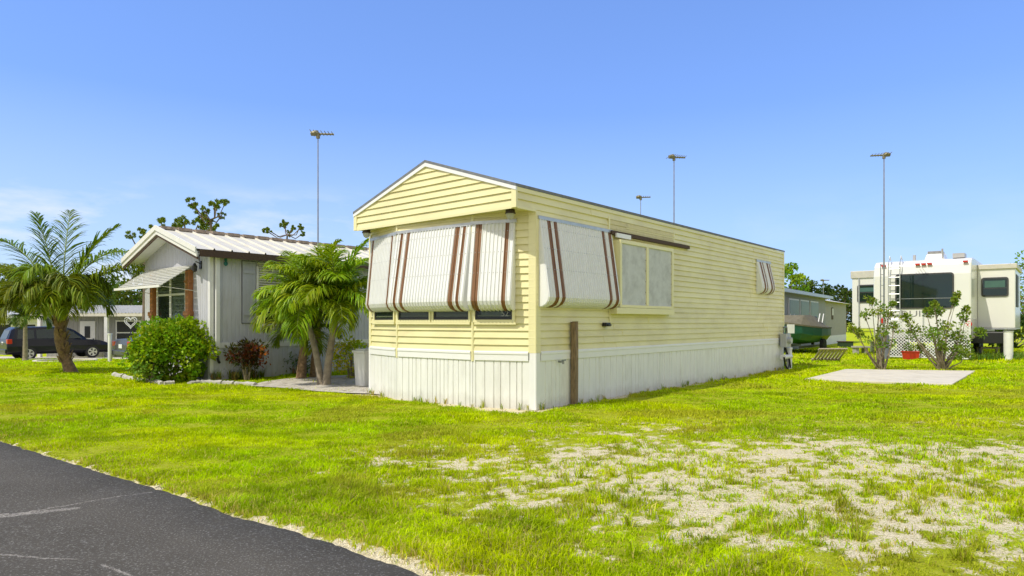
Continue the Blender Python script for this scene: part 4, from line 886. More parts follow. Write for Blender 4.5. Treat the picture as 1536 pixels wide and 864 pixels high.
m = MB(); m.box(1.0, 3.6, -.85, .35, .55, .95); m.box(1.4, 1.5, -.8, -.7, 0, .55); m.box(3.0, 3.1, -.8, -.7, 0, .55); m.box(1.9, 4.4, .5, 1.2, .1, .6); m.build('dark_underside_fill', BLK, rv_, bevel=.02)  # black boxes added to darken the space under the slide-out
for x in (4.2, 5.1):
    for y in (.1, Wv - .3): m = MB(); m.tube([(x, y, .36), (x, y + .2, .36)], .36, 18); m.build('wheel', TYRE, rv_)
# lattice skirt below the rear
def lattice(ya, yb, z0, z1, lab):
    t = thing('lattice_panel', (*Rf.w(-.22, 0), 0), ROT, lab, 'lattice panel', 'white lattice panels below the camper'); m = MB(); st = .105; w = .016
    k = ya - (z1 - z0)
    def clip(y0, dirn):
        # diagonal slat from (y0,z0) going up with +-45 deg, clipped to the rectangle
        p = []
        for tt in (0, z1 - z0): p.append((y0 + dirn * tt, z0 + tt))
        (a_, za_), (b_, zb2) = p
        lo, hi = ya + .03, yb - .03
        ts_ = sorted([0.0, 1.0] + [(q - a_) / (b_ - a_) for q in (lo, hi) if 0 < (q - a_) / (b_ - a_) < 1])
        for s0_, s1_ in zip(ts_[:-1], ts_[1:]):
            mid = a_ + (b_ - a_) * (s0_ + s1_) / 2
            if lo <= mid <= hi: return (a_ + (b_ - a_) * s0_, za_ + (zb2 - za_) * s0_), (a_ + (b_ - a_) * s1_, za_ + (zb2 - za_) * s1_)
    for dirn, xo in ((1, 0), (-1, .012)):
        y = ya - (z1 - z0) if dirn > 0 else ya
        while y < (yb if dirn > 0 else yb + (z1 - z0)):
            c = clip(y, dirn)
            if c: (a_, za_), (b_, zb2) = c; m.prism([(xo, a_ - w, za_), (xo, a_ + w, za_), (xo, b_ + w, zb2), (xo, b_ - w, zb2)], (.01, 0, 0))
            y += st
    m.build('slats', WHITEP, t); m = MB(); m.box(-.01, .03, ya, yb, z0 - .03, z0); m.box(-.01, .03, ya, yb, z1, z1 + .03); m.box(-.01, .03, ya, ya + .035, z0, z1); m.box(-.01, .03, yb - .035, yb, z0, z1); m.build('frame', WHITEP, t)
yA, yB, yC, yD = Rf.v(1456, -.22), Rf.v(1408, -.22), Rf.v(1362, -.22), Rf.v(1333, -.22)
lattice(yA, yB, .08, Rf.z(484, 0, 0), 'white lattice panel under the right corner of the camper')
lattice(yB + .02, yC - .02, .08, zf - .1, 'white lattice panel under the middle of the camper behind the wide shrub')
lattice(yC, yD, .08, Rf.z(482, 0, 0), 'white lattice panel under the ladder of the camper')
# posts, pots and clutter near the camper
q = ground_at(1512.5, 540.5); t = thing('round_post', (*q, 0), 0, 'thick round white pipe post under the trailer slide-out', 'post')
m = MB(); m.tube([(0, 0, -.05), (0, 0, .97)], .135, 20); m.build('pipe', WHITEP, t, smooth=False); m = MB(); m.tube([(0, 0, .97), (0, 0, 1.0)], .15, 20); m.build('cap', ALU, t); m = MB(); m.tube([(0, 0, -.02), (0, 0, .08)], .15, 20); m.build('base', WHITEP, t)
def planter(px, py, w, d, h, mt, label, name='planter', plant=True):
    q = ground_at(px, py); t = thing(name, (*q, 0), 0, label, 'planter'); m = MB()
    m.loft([[(-w * .42, -d * .42, 0), (w * .42, -d * .42, 0), (w * .42, d * .42, 0), (-w * .42, d * .42, 0)], [(-w / 2, -d / 2, h), (w / 2, -d / 2, h), (w / 2, d / 2, h), (-w / 2, d / 2, h)]]); m.box(-w / 2 - .015, w / 2 + .015, -d / 2 - .015, d / 2 + .015, h, h + .025); m.build('tub', mt, t)
    if plant:
        r = random.Random(int(px)); lb = MB()
        for k in range(8): clump(lb, (r.uniform(-w / 3, w / 3), r.uniform(-d / 3, d / 3), h + r.uniform(.05, .25)), .12, 14, .09, .04, (.12, .2, .03), r)
        lb.build('plant', LEAF, t)
planter(1366, 539, .46, .3, .26, REDP, 'red rectangular planter on the grass before the camper')
planter(1334, 533, .34, .3, .14, BLUEP, 'blue tray planter beside the spindly shrub', plant=False)
planter(1346, 532, .26, .22, .12, BLUEP, 'smaller blue tray between the lattice and the red planter', plant=False)
planter(1452, 535, .17, .17, .16, TEALP, 'small teal pot under the corner of the camper')
planter(1386, 537, .25, .25, .2, STONE, 'round grey stone pot next to the red planter')
q = ground_at(1291, 531.5); t = thing('stone_bench', (*q, 0), 0, 'small concrete garden bench near the far homes', 'bench'); m = MB(); m.box(-.30, .30, -.18, .18, .26, .33); m.build('seat', STONE, t, bevel=.01)
for x in (-.2, .16): B(x - .06, x + .06, -.13, .13, -.02, .26).build('leg', STONE, t)
q = ground_at(1308, 529); t = thing('bollard', (*q, 0), 0, 'short white marker post left of the spindly shrub', 'post'); m = MB(); m.tube([(0, 0, -.02), (0, 0, .45)], .065, 12); m.build('post', WHITEP, t); m = MB(); m.tube([(0, 0, .45), (0, 0, .48)], .08, 12); m.build('cap', WHITEP, t)
q = at(1326, 23.0); t = thing('gas_cylinder', (*q, 0), 0, 'tall dark grey cylinder below the camper light', 'gas cylinder'); m = MB(); m.tube([(0, 0, 0), (0, 0, .8), (0, 0, .92), (0, 0, .97)], [.17, .17, .12, .04], 14); m.build('tank', mat('dark_grey_paint', (.10, .11, .12), .5), t, smooth=True); m = MB(); m.tube([(0, 0, .96), (0, 0, 1.05)], .04, 8); m.tube([(-.07, 0, 1.03), (.07, 0, 1.03)], .02, 6); m.build('valve', ALU, t)
q = at(1520, 33); bush((*q, 0), 5.0, 1.2, 1.7, (.07, .11, .015), 91, 'dark hedge added behind the camper to darken the gap under it', 90, 40, .28, .17, name='hedge', cat='hedge', stems=12)  # hedge added so the open gap under the slide-out looks dark
# weeds under the camper
m = MB(); r = random.Random(77)
for k in range(260):
    px = r.uniform(1340, 1535); q = at(px, r.uniform(21.9, 23.4) if px > 1425 else r.uniform(23.9, 24.6)); tuft(m, q[0], q[1], 0, r, 8, r.uniform(.12, .4), (.15, .25, .03), .7, .03)
m.build('weeds', LEAF, label='tall green weeds growing under the camper', kind='stuff')
# wooden table under the slide-out
q = at(1484, 23.3); t = thing('wooden_table', (*q, 0), -.2, 'low weathered wooden table in the shade under the slide-out', 'table'); B(-.35, .35, -.2, .2, .36, .41).build('tabletop', OLDW, t)
for x in (-.3, .3):
    for y in (-.15, .15): B(x - .03, x + .03, y - .03, y + .03, 0, .36).build('leg', OLDW, t)

# ------------------------------------------------------------------ boat, sign, pallet and the far home
FB = Frame(at(1168, 27.5), math.atan2(984, 900 - 200))
fh = thing('mobile_home', (*FB.O, 0), FB.rot, 'far pale grey home with a flat sun room of wide windows', 'mobile home')
u1 = FB.u(1238); u2 = FB.u(1272)
m = MB(); m.box(-.5, u1, 0, 3, 0, 2.55); m.build('sun_room_wall', GREYH, fh)
m = MB(); m.box(-.8, u1 + .3, -.35, 3.2, 2.552, 2.70); m.build('sun_room_roof', ALU, fh)
for px0, px1 in ((1182, 1197), (1199, 1212), (1214, 1226)):
    a_, b_ = FB.u(px0), FB.u(px1); w = B(a_, b_, -.05, -.002, 1.15, 2.35).build('window', WHITEP, fh); B(a_ + .08, b_ - .08, -.07, -.051, 1.22, 2.28).build('pane', mat('pale_glass', (.20, .25, .20), .45), w)
m = MB(); grooved(m, (u1 + .01, .25), (u2 + .8, .25), SN, .5, 2.45, (.3,), .03, .02, 4); m.box(u2 + .75, u2 + .8, .25, 4, 0, 2.45); m.build('wall', mat('beige_metal', (.33, .31, .27), .6), fh)
m = MB(); m.box(u1 + .01, u2 + .78, .22, .3, 0, .5); m.build('skirting', WHITEP, fh)
m = MB(); m.prism([(u1 - .1, -.1, 2.46), (u1 - .1, 2.2, 2.95), (u1 - .1, 4.5, 2.46)], (u2 + 1.0 - u1, 0, 0)); m.build('roof', CORR, fh)
a_ = (u1 + u2) / 2; w = B(a_ - .6, a_ - .15, .20, .245, 1.45, 2.15).build('window', DKBRN, fh); B(a_ - .55, a_ - .2, .19, .199, 1.7, 2.1).build('pane', WHITEP, w)
bt = thing('boat', (*at(1200, 27.5), .40), math.radians(230), 'covered green hulled boat parked beside the far home', 'boat')
# local x forward (bow), y to port
st = [(-1.7, .78, .62, .0), (-1.0, .84, .62, -.02), (0, .86, .64, -.02), (.8, .74, .68, .02), (1.4, .48, .74, .10), (1.85, .10, .80, .30)]
m = MB(); m.loft([[(x, -w * .02, k), (x, -w * .75, k + .10), (x, -w, k + .35), (x, -w, h_), (x, w, h_), (x, w, k + .35), (x, w * .75, k + .10), (x, w * .02, k)] for x, w, h_, k in st]); m.build('hull', GREENB, bt, smooth=False)
m = MB(); m.loft([[(x, -w - .03, h_ + .002), (x, w + .03, h_ + .002), (x, w + .03, h_ + .06), (x, -w - .03, h_ + .06)] for x, w, h_, k in st]); m.build('gunwale', TANB, bt)
m = MB(); m.loft([[(x, -w * .95, h_ + .062), (x, -w * .5, h_ + tp), (x, w * .5, h_ + tp), (x, w * .95, h_ + .062)] for (x, w, h_, k), tp in zip(st, (.2, .45, .55, .5, .2, .10))]); m.build('cover', TANB, bt)
m = MB()
for y in (-.6, .6): m.tube([(-.9, y, .66), (-1.25, y, 1.25)], .02, 6); m.tube([(-.3, y, .68), (-.7, y, 1.25)], .02, 6)
m.build('frame_bars', WHITEP, bt)
m = MB(); m.box(-1.95, -1.68, -.16, .16, .5, 1.15); m.box(-1.9, -1.75, -.06, .06, -.1, .5); m.build('outboard_motor', BLK, bt, bevel=.03)
m = MB(); m.box(-1.6, 1.6, -.5, -.42, -.14, -.06); m.box(-1.6, 1.6, .42, .5, -.14, -.06); m.build('trailer_frame', BLK, bt)
for y in (-.85, .70): m = MB(); m.tube([(-.5, y, -.06), (-.5, y + .15, -.06)], .26, 16); m.build('wheel', TYRE, bt)
q = at(1186, 22.0); t = thing('notice_board', (*q, 0), .1, 'small blank white board beside the boat bow', 'sign'); B(-.13, .13, -.012, .012, .92, 1.22).build('board', WHITEP, t); B(-.02, .02, .013, .035, -.03, 1.2).build('stake', OLDW, t)
q = at(1238, 21.6); t = thing('wooden_pallet', (*q, .02), math.radians(8), 'old slatted wooden pallet leaning on the grass before the boat', 'pallet'); Mx = Matrix.Translation((0, 0, 0)) @ Matrix.Rotation(math.radians(48), 4, 'X')
for k in range(8): B(-.48 + k * .125, -.40 + k * .125, -.01, .01, 0, .62, M=Mx).build('slat', OLDW, t)
m = MB(); m.box(-.5, .5, .012, .05, .02, .09, M=Mx); m.box(-.5, .5, .012, .05, .52, .60, M=Mx); m.build('rail', OLDW, t)
q = ground_at(1268, 522); t = thing('planter', (*q, 0), 0, 'dark square planter against the far pale home', 'planter'); B(-.3, .3, -.2, .2, 0, .3).build('tub', mat('dark_green_paint', (.03, .06, .03), .6), t, bevel=.01); B(-.32, .32, -.22, .22, .302, .34).build('rim', DKBRN, t)

# ------------------------------------------------------------------ cars on the left
def car(loc, yaw, label, paint, P, Lw, wheels_x, hw, suv):
    t = thing('parked_car', loc, yaw, label, 'car')
    # P: list of stations (x, belt z, roof z) ; sections narrow towards the roof
    def sec(x, zb__, zr, e_=0):
        w = hw * (1 - e_); rw = w * (.76 if zr - zb__ > .1 else .9)
        if zr - zb__ < .1: rw = w * .80
        return [(x, -w * .86, .30), (x, -w, .45), (x, -w * 1.01, .72), (x, -w * .97, zb__), (x, -rw, zr - .03), (x, -rw * .8, zr), (x, rw * .8, zr), (x, rw, zr - .03), (x, w * .97, zb__), (x, w * 1.01, .72), (x, w, .45), (x, w * .86, .30)]
    m = MB(); m.loft([sec(*p) for p in P]); body = m.build('body', paint, t, smooth=False, bevel=.02)
    def W_(pts, nm, s_):
        m = MB(); m.prism([(x, s_ * (hw * (.97 - (.97 - .76) * f_) + .012), z) for x, z, f_ in pts], (0, s_ * -.01, 0)); m.build(nm, GLSD, t)
    for s_ in (1, -1):
        for quad in suv['win']: W_(quad, 'side_window', s_)
        for x in wheels_x:
            m = MB(); m.tube([(x, s_ * (hw - .20), .34), (x, s_ * (hw + .015), .34)], .34, 22); wh = m.build('wheel', TYRE, t)
            m = MB(); m.tube([(x, s_ * (hw + .0), .34), (x, s_ * (hw + .022), .34)], .10, 12); m.tube([(x, s_ * (hw + .012), .34), (x, s_ * (hw + .018), .34)], .225, 22)
            m.mats = []; m.build('rim', RIM, wh)
            m = MB()
            for k in range(5):
                a_ = k * 2 * math.pi / 5 + .6; m.prism([(x + .06 * math.cos(a_ - .35), s_ * (hw + .019), .34 + .06 * math.sin(a_ - .35)), (x + .20 * math.cos(a_ - .28), s_ * (hw + .019), .34 + .20 * math.sin(a_ - .28)), (x + .20 * math.cos(a_ + .28), s_ * (hw + .019), .34 + .20 * math.sin(a_ + .28)), (x + .06 * math.cos(a_ + .35), s_ * (hw + .019), .34 + .06 * math.sin(a_ + .35))], (0, s_ * .003, 0))
            m.build('rim_gaps', BLK, wh)
    rw = suv['rear']; m = MB(); m.prism([(rw[0][0] - .012, -hw * .66, rw[0][1]), (rw[0][0] - .012, hw * .66, rw[0][1]), (rw[1][0] - .012, hw * .6, rw[1][1]), (rw[1][0] - .012, -hw * .6, rw[1][1])], (.008, 0, 0)); m.build('rear_window', GLSD, t)
    fw_ = suv['front']; m = MB(); m.prism([(fw_[0][0] + .012, -hw * .7, fw_[0][1]), (fw_[0][0] + .012, hw * .7, fw_[0][1]), (fw_[1][0] + .012, hw * .62, fw_[1][1]), (fw_[1][0] + .012, -hw * .62, fw_[1][1])], (-.008, 0, 0)); m.build('windscreen', GLSD, t)
    for s_ in (1, -1):
        x0, z0, z1 = suv['tail']; m = MB(); m.box(x0 - .03, x0 + .18, min(s_ * hw * .72, s_ * (hw + .008)), max(s_ * hw * .72, s_ * (hw + .008)), z0, z1); m.build('tail_light', REDL, t, bevel=.02)
    m = MB(); m.box(suv['tail'][0] - .10, suv['tail'][0] + .05, -hw * .9, hw * .9, .36, .58); m.build('bumper', paint, t, bevel=.04)
    x0, z0 = suv['plate']; m = MB(); m.box(x0 - .02, x0, -.17, .17, z0, z0 + .16); m.build('number_plate', WHITEP, t)
    return t
SP = [(-2.38, .80, .90, .10), (-2.34, 1.05, 1.12, .04), (-2.15, 1.08, 1.60, .03), (-1.95, 1.08, 1.72, .0), (-.6, 1.06, 1.76, 0), (.35, 1.05, 1.70, 0), (.62, 1.04, 1.60, 0), (1.28, 1.02, 1.06, 0), (1.9, .96, .99, .02), (2.25, .84, .88, .07), (2.36, .70, .74, .14)]
suv_ = dict(win=[[(-1.95, 1.12, .1), (-1.2, 1.12, .1), (-1.2, 1.58, .8), (-1.88, 1.58, .8)], [(-1.1, 1.12, .1), (-.25, 1.12, .1), (-.25, 1.62, .85), (-1.1, 1.60, .82)], [(-.15, 1.12, .1), (1.0, 1.10, .08), (.55, 1.50, .72), (.35, 1.60, .85), (-.15, 1.62, .85)]], rear=[(-2.335, 1.12), (-2.17, 1.55)], front=[(1.24, 1.12), (.68, 1.56)], tail=(-2.34, .86, 1.10), plate=(-2.36, .80))
qs = at(84, 36.0); car((qs[0], qs[1], float(ground_z(*qs)) + .03), ROT, 'dark navy parked car with alloy wheels seen behind the shaggy palm', NAVY, SP, 0, (-1.45, 1.48), .93, suv_)
SS = [(-2.3, .70, .78, .10), (-2.26, .95, 1.02, .05), (-1.75, 1.0, 1.05, .02), (-1.0, .98, 1.38, 0), (-.6, .98, 1.44, 0), (.2, .97, 1.44, 0), (.9, .96, 1.12, 0), (1.3, .92, .96, 0), (2.1, .82, .85, .06), (2.3, .62, .66, .14)]
sed = dict(win=[[(-1.25, 1.02, .1), (-.35, 1.02, .1), (-.35, 1.34, .8), (-.85, 1.34, .8)], [(-.25, 1.02, .1), (.75, 1.0, .1), (.2, 1.36, .8), (-.25, 1.36, .8)]], rear=[(-1.66, 1.07), (-1.05, 1.36)], front=[(.85, 1.14), (.3, 1.40)], tail=(-2.27, .72, .94), plate=(-2.30, .66))
qs = at(181, 26.6) + D1 * 2.3; car((qs[0], qs[1], float(ground_z(*qs))), ROT, 'grey parked car showing its boot and orange tail light behind the green bush', GREYC, SS, 0, (-1.4, 1.45), .9, sed)

# ------------------------------------------------------------------ houses at the far left
gzL = -.8
def simple_house(px0, px1, Z, wallm, label, eave, ridge, roofm, name='house'):
    x0, x1 = at(px0, Z)[0], at(px1, Z)[0]; t = thing(name, ((x0 + x1) / 2, Z, gzL), 0, label, 'house'); w = (x1 - x0) / 2
    m = MB(); grooved(m, (-w, 0), (w, 0), np.array([0, -1.0]), -.1, eave, (.25,), .02, .015, 2); m.box(-w, w, .02, 7, -.1, eave); m.build('wall', wallm, t)
    m = MB(); xs = []; x = -w - .5
    while x < w + .5: xs += [(x, 0), (x + .12, .0), (x + .14, .03), (x + .18, .03), (x + .2, 0)]; x += .2
    m.loft([[(x, -1.0, eave + .06 + o), (x, 3.2, ridge + o), (x, 7.6, eave + .06 + o)] for x, o in xs], closed=False); m.box(-w - .5, w + .5, -1.02, -.96, eave - .12, eave + .05); m.build('roof', roofm, t); return t, w
t, w = simple_house(70, 222, 39.0, GREYH, 'low grey house with a carport roof and white posts beyond the cars', 2.55, 3.15, CORR)
for px in (60, 160): x = at(px, 38.1)[0] - t.location.x; B(x - .09, x + .09, -1.0, -.82, -.1, 2.5).build('carport_post', WHITEP, t)
dx = at(132, 39)[0] - t.location.x; d_ = B(dx - .45, dx + .45, -.05, -.003, .1, 2.15).build('door', WHITEP, t); B(dx - .16, dx + .16, -.07, -.051, 1.15, 1.85).build('pane', DARKIN, d_); B(dx + .34, dx + .40, -.09, -.051, 1.05, 1.12).build('handle', BLK, d_)
dx = at(193, 39)[0] - t.location.x; w_ = B(dx - .75, dx + .75, -.05, -.003, .85, 2.2).build('window', WHITEP, t); B(dx - .67, dx + .67, -.06, -.051, 1.5, 2.12).build('pane', DARKIN, w_); B(dx - .67, dx + .67, -.06, -.051, .93, 1.43).build('pane', DARKIN, w_)
# heart hanging from the carport edge
hp = at(196, 28.0); t = thing('heart_ornament', (hp[0], hp[1], hz(483, 28.0)), 0, 'white wire heart above the boot of the grey car', 'garden ornament')
m = MB(); pts = []
for k in range(25): a_ = 2 * math.pi * k / 24; pts.append((.017 * 16 * math.sin(a_) ** 3, 0, .017 * (13 * math.cos(a_) - 5 * math.cos(2 * a_) - 2 * math.cos(3 * a_) - math.cos(4 * a_))))
m.tube(pts, .016, 6); m.tube([(p[0] * .7, 0, p[2] * .7) for p in pts], .014, 6); m.build('hoops', WHITEP, t); m = MB(); m.tube([(0, 0, -.37), (0, 0, -hz(483, 28.0) + float(ground_z(*hp)))], .018, 6); m.build('stake', BLK, t)
t, w = simple_house(-150, 60, 44.0, WHITEH, 'white house with a low gabled roof at the far left edge', 2.5, 3.4, WHITEP)
for px in (8, 45): dx = at(px, 44)[0] - t.location.x; w_ = B(dx - .5, dx + .5, -.05, -.003, .9, 2.0).build('window', WHITEP, t); B(dx - .4, dx + .4, -.06, -.051, .97, 1.93).build('pane', DARKIN, w_)
q = at(165, 27.0); t = thing('bollard', (*q, float(ground_z(*q))), 0, 'short white post on the grass between the two parked cars', 'post'); m = MB(); m.tube([(0, 0, -.1), (0, 0, 1.15)], .075, 12); m.build('post', WHITEP, t); m = MB(); m.tube([(0, 0, 1.15), (0, 0, 1.2)], .09, 12); m.build('cap', WHITEP, t)
m = MB(); cq = at(98, 28.5); N = 40
m.loft([[(a0 * math.cos(2 * math.pi * k / N), a0 * .8 * math.sin(2 * math.pi * k / N), z) for a0, z in ((1.25, .0), (1.25, .08), (1.10, .08), (1.10, .0))] for k in range(N + 1)], closed=True, cap=False)
o = m.build('tree_ring', CONC, label='round pale kerb ring set in the grass before the dark car', cat='kerb ring'); o.location = (*cq, float(ground_z(*cq)) + .01)
m = MB(); m.poly([(*at(-120, 33.0), 0), (*at(60, 33.0), 0), (*at(200, 33.5), 0), (*at(205, 38.6), 0), (*at(-150, 40), 0)])
for i, v in enumerate(m.v): m.v[i] = (v[0], v[1], float(ground_z(v[0], v[1])) + .03)
m.build('driveway', CONC, kind='structure', label='pale concrete driveway under the parked cars')

# ------------------------------------------------------------------ trees
def crown_tree(px, Z, ytop, width_px, label, seed, col, name='tree', zb_=0, low=.35, n=46, ln=.32, group=None, per=42):
    r = random.Random(seed); q = at(px, Z); H_ = hz(ytop, Z) - zb_; w = width_px / FPX * Z / 2; t = thing(name, (*q, zb_), 0, label, 'tree', group)
    m = MB(); tr_ = .035 * H_; m.tube([(0, 0, -.1), (r.uniform(-.1, .1), 0, H_ * .3), (r.uniform(-.3, .3), 0, H_ * .7)], [tr_, tr_ * .7, tr_ * .3], 8)
    for k in range(6): a_ = r.uniform(0, 6.28); m.tube([(0, 0, H_ * r.uniform(.25, .5)), (math.cos(a_) * w * .6, math.sin(a_) * w * .6, H_ * r.uniform(.55, .8))], [tr_ * .4, tr_ * .12], 6)
    m.build('trunk', PBARK, t); lb = MB()
    for k in range(n):
        v = rv(r); qd = r.uniform(.5, 1) ** .5; c = Vector((v.x * w * qd, v.y * w * qd * .8, H_ * (low + (1 - low) * .5) + v.z * H_ * (1 - low) * .5 * qd)); clump(lb, c, w * r.uniform(.18, .32), per, ln, ln * .6, jit(col, r, .22, .12), r)
    lb.build('crown', LEAF, t); return t
crown_tree(1186, 42, 385, 44, 'bright green rounded tree rising behind the end of the yellow home', 51, (.22, .36, .015), n=34, ln=.22)
crown_tree(1545, 40, 383, 90, 'green tree peeking over the camper at the right edge', 52, (.2, .31, .015), n=34, ln=.22)
dk = (.05, .085, .012)
for i, (px, yt, w) in enumerate([(1205, 424, 40), (1226, 421, 44), (1248, 424, 40), (1268, 430, 40), (1290, 436, 46), (1330, 440, 60)]):
    crown_tree(px, 85 + (i % 3) * 4, yt, w, ['dark distant tree just right of the bright green tree', 'tallest dark tree of the distant row over the far home', 'dark distant tree above the pale metal roof', 'lower dark distant tree left of the camper', 'dark distant tree partly behind the camper', 'dark distant tree hidden mostly behind the camper'][i], 60 + i, dk, zb_=0, low=.1, n=30, ln=.5, group='dark distant trees on the right', per=30)
md = (.10, .15, .016)
for i, (px, yt, w, Z) in enumerate([(8, 396, 120, 52), (70, 418, 90, 56), (125, 412, 90, 55), (172, 418, 80, 58), (210, 416, 70, 54)]):
    crown_tree(px, Z, yt, w, ['dark green tree behind the white house at the left edge', 'low green tree directly behind the shaggy palm', 'green tree over the carport roof, left of the white post', 'green tree over the grey house next to the slatted awning', 'green tree half hidden by the slatted awning'][i], 70 + i, md, zb_=-.8, low=.05, n=70, ln=.36, group='green trees behind the left houses', per=34)
def pine(base_px, Z, tufts, branch, label, seed, tr=.14):
    r = random.Random(seed); q = at(base_px, Z); t = thing('pine_tree', (*q, -.4), 0, label, 'pine tree'); s_ = Z / FPX; lb, tb = MB(), MB()
    top = max(hz(y, Z) for _, y, _ in tufts) + .4
    tb.tube([(0, 0, 0), (.05, 0, top * .55), (branch[0] * s_, 0, hz(branch[1], Z) + .4)], [tr, tr * .7, tr * .42], 7)
    J = Vector((branch[0] * s_, 0, hz(branch[1], Z) + .4))
    for px, py, rad in tufts:
        c = Vector(((px - base_px) * s_, r.uniform(-1.2, 1.2), hz(py, Z) + .4)); mid = J.lerp(c, .5) + Vector((r.uniform(-.15, .15), 0, -.25)); tb.tube([J, mid, c], [tr * .35, tr * .22, .03], 6)
        for k in range(7):
            cc = c + rv(r) * rad * s_ * .8; R_ = rad * s_ * .42
            for j in range(60):
                v = rv(r); v.z = v.z * .8 + .15; lb.col = jit((.20, .27, .03), r, .35, .15); leaf(lb, cc + v * R_ * .15, v, rv(r), R_ * r.uniform(.8, 1.3), .05, .1)
    tb.build('trunk', PBARK, t); lb.build('crown', NEED, t)
pine(318, 34, [(292, 313, 8), (302, 310, 8), (312, 318, 7), (318, 305, 8), (330, 312, 8), (335, 303, 7), (296, 325, 8), (310, 330, 8), (285, 318, 5), (325, 320, 6)], (-2, 330), 'taller pine with a forked open crown behind the cream metal roof', 81)
pine(270, 36, [(252, 337, 8), (266, 337, 8), (280, 334, 9), (292, 336, 9), (306, 340, 9), (322, 344, 8), (334, 345, 7), (260, 345, 8), (276, 332, 5)], (8, 352), 'broad low pine showing along the ridge near the gable peak', 82, .18)
pine(216, 35, [(214, 345, 6), (224, 343, 6), (208, 355, 7), (200, 358, 5), (222, 355, 6), (232, 348, 5), (208, 372, 6), (203, 398, 6), (196, 412, 6), (190, 425, 6), (208, 405, 6), (206, 385, 5)], (0, 385), 'pine left of the gable, its crown hanging beside the slatted awning', 83)
pine(425, 36, [(420, 335, 6), (428, 334, 5), (440, 340, 4), (446, 345, 4), (459, 343, 3.5), (408, 349, 5), (414, 350, 4), (458, 352, 4), (444, 338, 4), (424, 342, 4)], (6, 352), 'small sparse pine poking above the middle of the metal roof', 84, .1)

# ------------------------------------------------------------------ grass blades (countless): one object
rs = np.random.RandomState(4)
def inside_home(x, y):
    bad = np.zeros(len(x), bool)
    for fr_, ux0, ux1, vy0, vy1 in ((Cf, -.42, 11.1, 0, 3.74), (Af, 0, 11, 0, 3.6)):
        r_ = np.stack([x - fr_.O[0], y - fr_.O[1]], -1); u = r_ @ D1; v = r_ @ D2; bad |= (u > ux0) & (u < ux1) & (v > vy0) & (v < vy1)
    return bad
def in_poly(x, y, poly):
    c = np.zeros(len(x), bool); n_ = len(poly)
    for i in range(n_):
        x0, y0 = poly[i]; x1, y1 = poly[(i + 1) % n_]; cond = ((y0 > y) != (y1 > y)) & (x < (x1 - x0) * (y - y0) / ((y1 - y0) if y1 != y0 else 1e-9) + x0); c ^= cond
    return c
bedp = [tuple(ground_at(*p)) for p in bed]; padp = [tuple(p) for p in pc]
def blades(y0, y1, dens, h, w, patchy, far_=0):
    """returns arrays: position, height, width for blades between the depths y0 and y1 inside a margin of the view"""
    a_ = .86; area = a_ * (y1 ** 2 - y0 ** 2); N = int(area * dens); yy = np.sqrt(rs.rand(N) * (y1 ** 2 - y0 ** 2) + y0 ** 2); xx = (rs.rand(N) * 2 - 1) * a_ * yy
    s_ = sandiness(xx, yy); cl = fbm(xx * 6 + 9, yy * 6 + 2, 3)
    keep = rs.rand(N) < np.clip(1.0 - s_ * .95 + (cl - .55) * .9 * (s_ > .1), 0.12, 1) ** 1.15
    keep &= (road_d(xx, yy) - road_edge(xx, yy) > .012 - .05 * np.clip((fbm(xx * 3 + 8, yy * 3 + 1, 3) - .5) / .2, 0, 1)) & ~inside_home(xx, yy) & ~in_poly(xx, yy, padp)
    keep &= ~(in_poly(xx, yy, bedp) & (rs.rand(N) < .97))
    xx, yy, s_ = xx[keep], yy[keep], s_[keep]; N = len(xx)
    tall = fbm(xx * 1.7 + 40, yy * 1.7 + 7, 3); hh = h * (.25 + 1.5 * np.clip((tall - .25) / .5, 0, 1) * .9) * rs.uniform(.55, 1.35, N) * np.where(s_ > .5, .62, 1.0); return xx, yy, s_, hh, np.full(N, w) * rs.uniform(.7, 1.3, N)
parts = [blades(3.0, 5.2, 11000, .043, .0055, 1), blades(5.2, 8.0, 6400, .040, .0075, 1), blades(8.0, 12.5, 2700, .036, .011, 1), blades(12.5, 20, 800, .045, .02, 0), blades(20, 34, 170, .07, .04, 0)]
# loose taller tufts along the verge and in the sand
def tufts(cnt, lo, hi, hgt, n_):
    yy = rs.uniform(lo, hi, cnt); xx = (rs.rand(cnt) * 2 - 1) * .84 * yy; s_ = sandiness(xx, yy); k = (s_ > .05) & (s_ < .97) & (road_d(xx, yy) - road_edge(xx, yy) > .07) & ~inside_home(xx, yy) & ~in_poly(xx, yy, padp) & ~in_poly(xx, yy, bedp)
    xx, yy = xx[k], yy[k]; xx = np.repeat(xx, n_) + rs.normal(0, .022, len(xx) * n_); yy = np.repeat(yy, n_) + rs.normal(0, .022, len(yy) * n_); N = len(xx); return xx, yy, np.full(N, .5), hgt * rs.uniform(.4, 1.25, N), np.full(N, .006) * rs.uniform(.8, 1.4, N)
parts += [tufts(2600, 3.1, 9.5, .042, 22), tufts(190, 3.2, 6.0, .11, 30)]
xx, yy, s_, hh, ww = [np.concatenate([p[i] for p in parts]) for i in range(5)]
N = len(xx); az = rs.rand(N) * 2 * np.pi; lean = rs.uniform(.15, 1.15, N); ox, oy = np.cos(az), np.sin(az); sx_, sy_ = -np.sin(az + rs.normal(0, .8, N)) * ww / 2, np.cos(az + rs.normal(0, .8, N)) * ww / 2
gz = ground_z(xx, yy); gz = gz + ((yy < 16) & (xx > -10) & (xx < 14)) * ((fbm(xx * .8 + 3, yy * .8, 3) - .5) * .03) - .004
V = np.zeros((N, 5, 3)); V[:, 0] = np.stack([xx - sx_, yy - sy_, gz], -1); V[:, 1] = np.stack([xx + sx_, yy + sy_, gz], -1)
mx_, my_, mz_ = xx + ox * hh * lean * .3, yy + oy * hh * lean * .3, gz + hh * .6
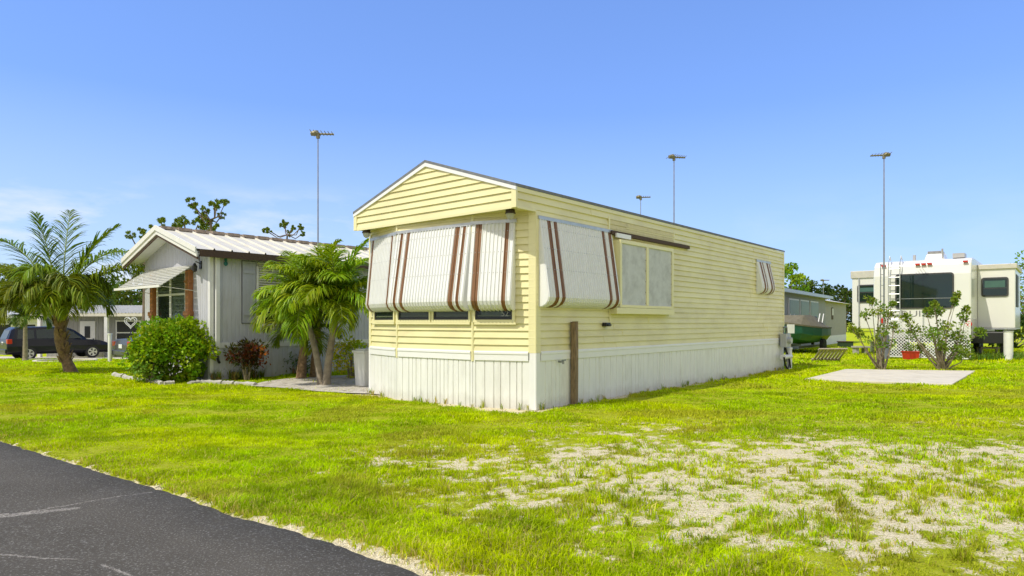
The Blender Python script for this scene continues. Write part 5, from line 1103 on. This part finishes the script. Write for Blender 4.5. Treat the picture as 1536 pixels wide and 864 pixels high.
V[:, 2] = np.stack([mx_ + sx_ * .8, my_ + sy_ * .8, mz_], -1); V[:, 3] = np.stack([mx_ - sx_ * .8, my_ - sy_ * .8, mz_], -1); V[:, 4] = np.stack([xx + ox * hh * lean, yy + oy * hh * lean, gz + hh * (1.05 - .3 * lean)], -1)
me = bpy.data.meshes.new('grass'); me.vertices.add(N * 5); me.vertices.foreach_set('co', V.ravel().astype(np.float32))
b5 = np.arange(N)[:, None] * 5; li = np.concatenate([b5 + np.array([0, 1, 2, 3]), b5 + np.array([3, 2, 4])], 1)
me.loops.add(N * 7); me.loops.foreach_set('vertex_index', li.ravel()); me.polygons.add(N * 2); stt = np.stack([np.arange(N) * 7, np.arange(N) * 7 + 4], -1).ravel(); me.polygons.foreach_set('loop_start', stt)
me.update(calc_edges=True)
c1_, c2_, c3_, c4_ = np.array([.40, .58, .001]), np.array([.54, .64, .001]), np.array([.27, .40, .003]), np.array([.66, .56, .16])
m1 = fbm(xx * .5 + 11, yy * .7 + 4, 3); m2_ = fbm(xx * 1.6 + 21, yy * 2.2 + 14, 3)
t1 = np.clip((m1 - .35) / .3, 0, 1)[:, None]; t2 = np.clip((m2_ - .52) / .2, 0, 1)[:, None] * .7
cc = c1_ * (1 - t1) + c2_ * t1; cc = cc * (1 - t2) + c3_ * t2
dry = (rs.rand(N) < .05 + .20 * (s_ > .1) + .30 * np.exp(-np.clip(road_d(xx, yy), 0, 9) / .3)); cc[dry] = c4_ * rs.uniform(.6, 1.1, (dry.sum(), 1))
m3 = fbm(xx * 5 + 3, yy * 7 + 60, 4); m4 = fbm(xx * .9 + 70, yy * 1.4 + 30, 4)
cc = cc * (.80 + .40 * np.clip((m3 - .3) / .4, 0, 1))[:, None]
brown = np.clip((m4 - .56) / .12, 0, 1)[:, None] * .5; cc = cc * (1 - brown) + np.array([.50, .44, .06]) * .8 * brown
cc = cc * rs.uniform(.75, 1.2, (N, 1)) * np.where(s_ > .12, .95, 1)[:, None]
at5 = me.attributes.new('col', 'FLOAT_COLOR', 'POINT'); at5.data.foreach_set('color', np.repeat(np.c_[np.clip(cc, 0, 1), np.ones(N)], 5, 0).ravel().astype(np.float32))
me.materials.append(GRASSM); go = bpy.data.objects.new('grass', me); COL.objects.link(go); tag(go, 'short bright yellow green lawn grass with taller tufts', None, None, 'stuff')
print('blades', N)
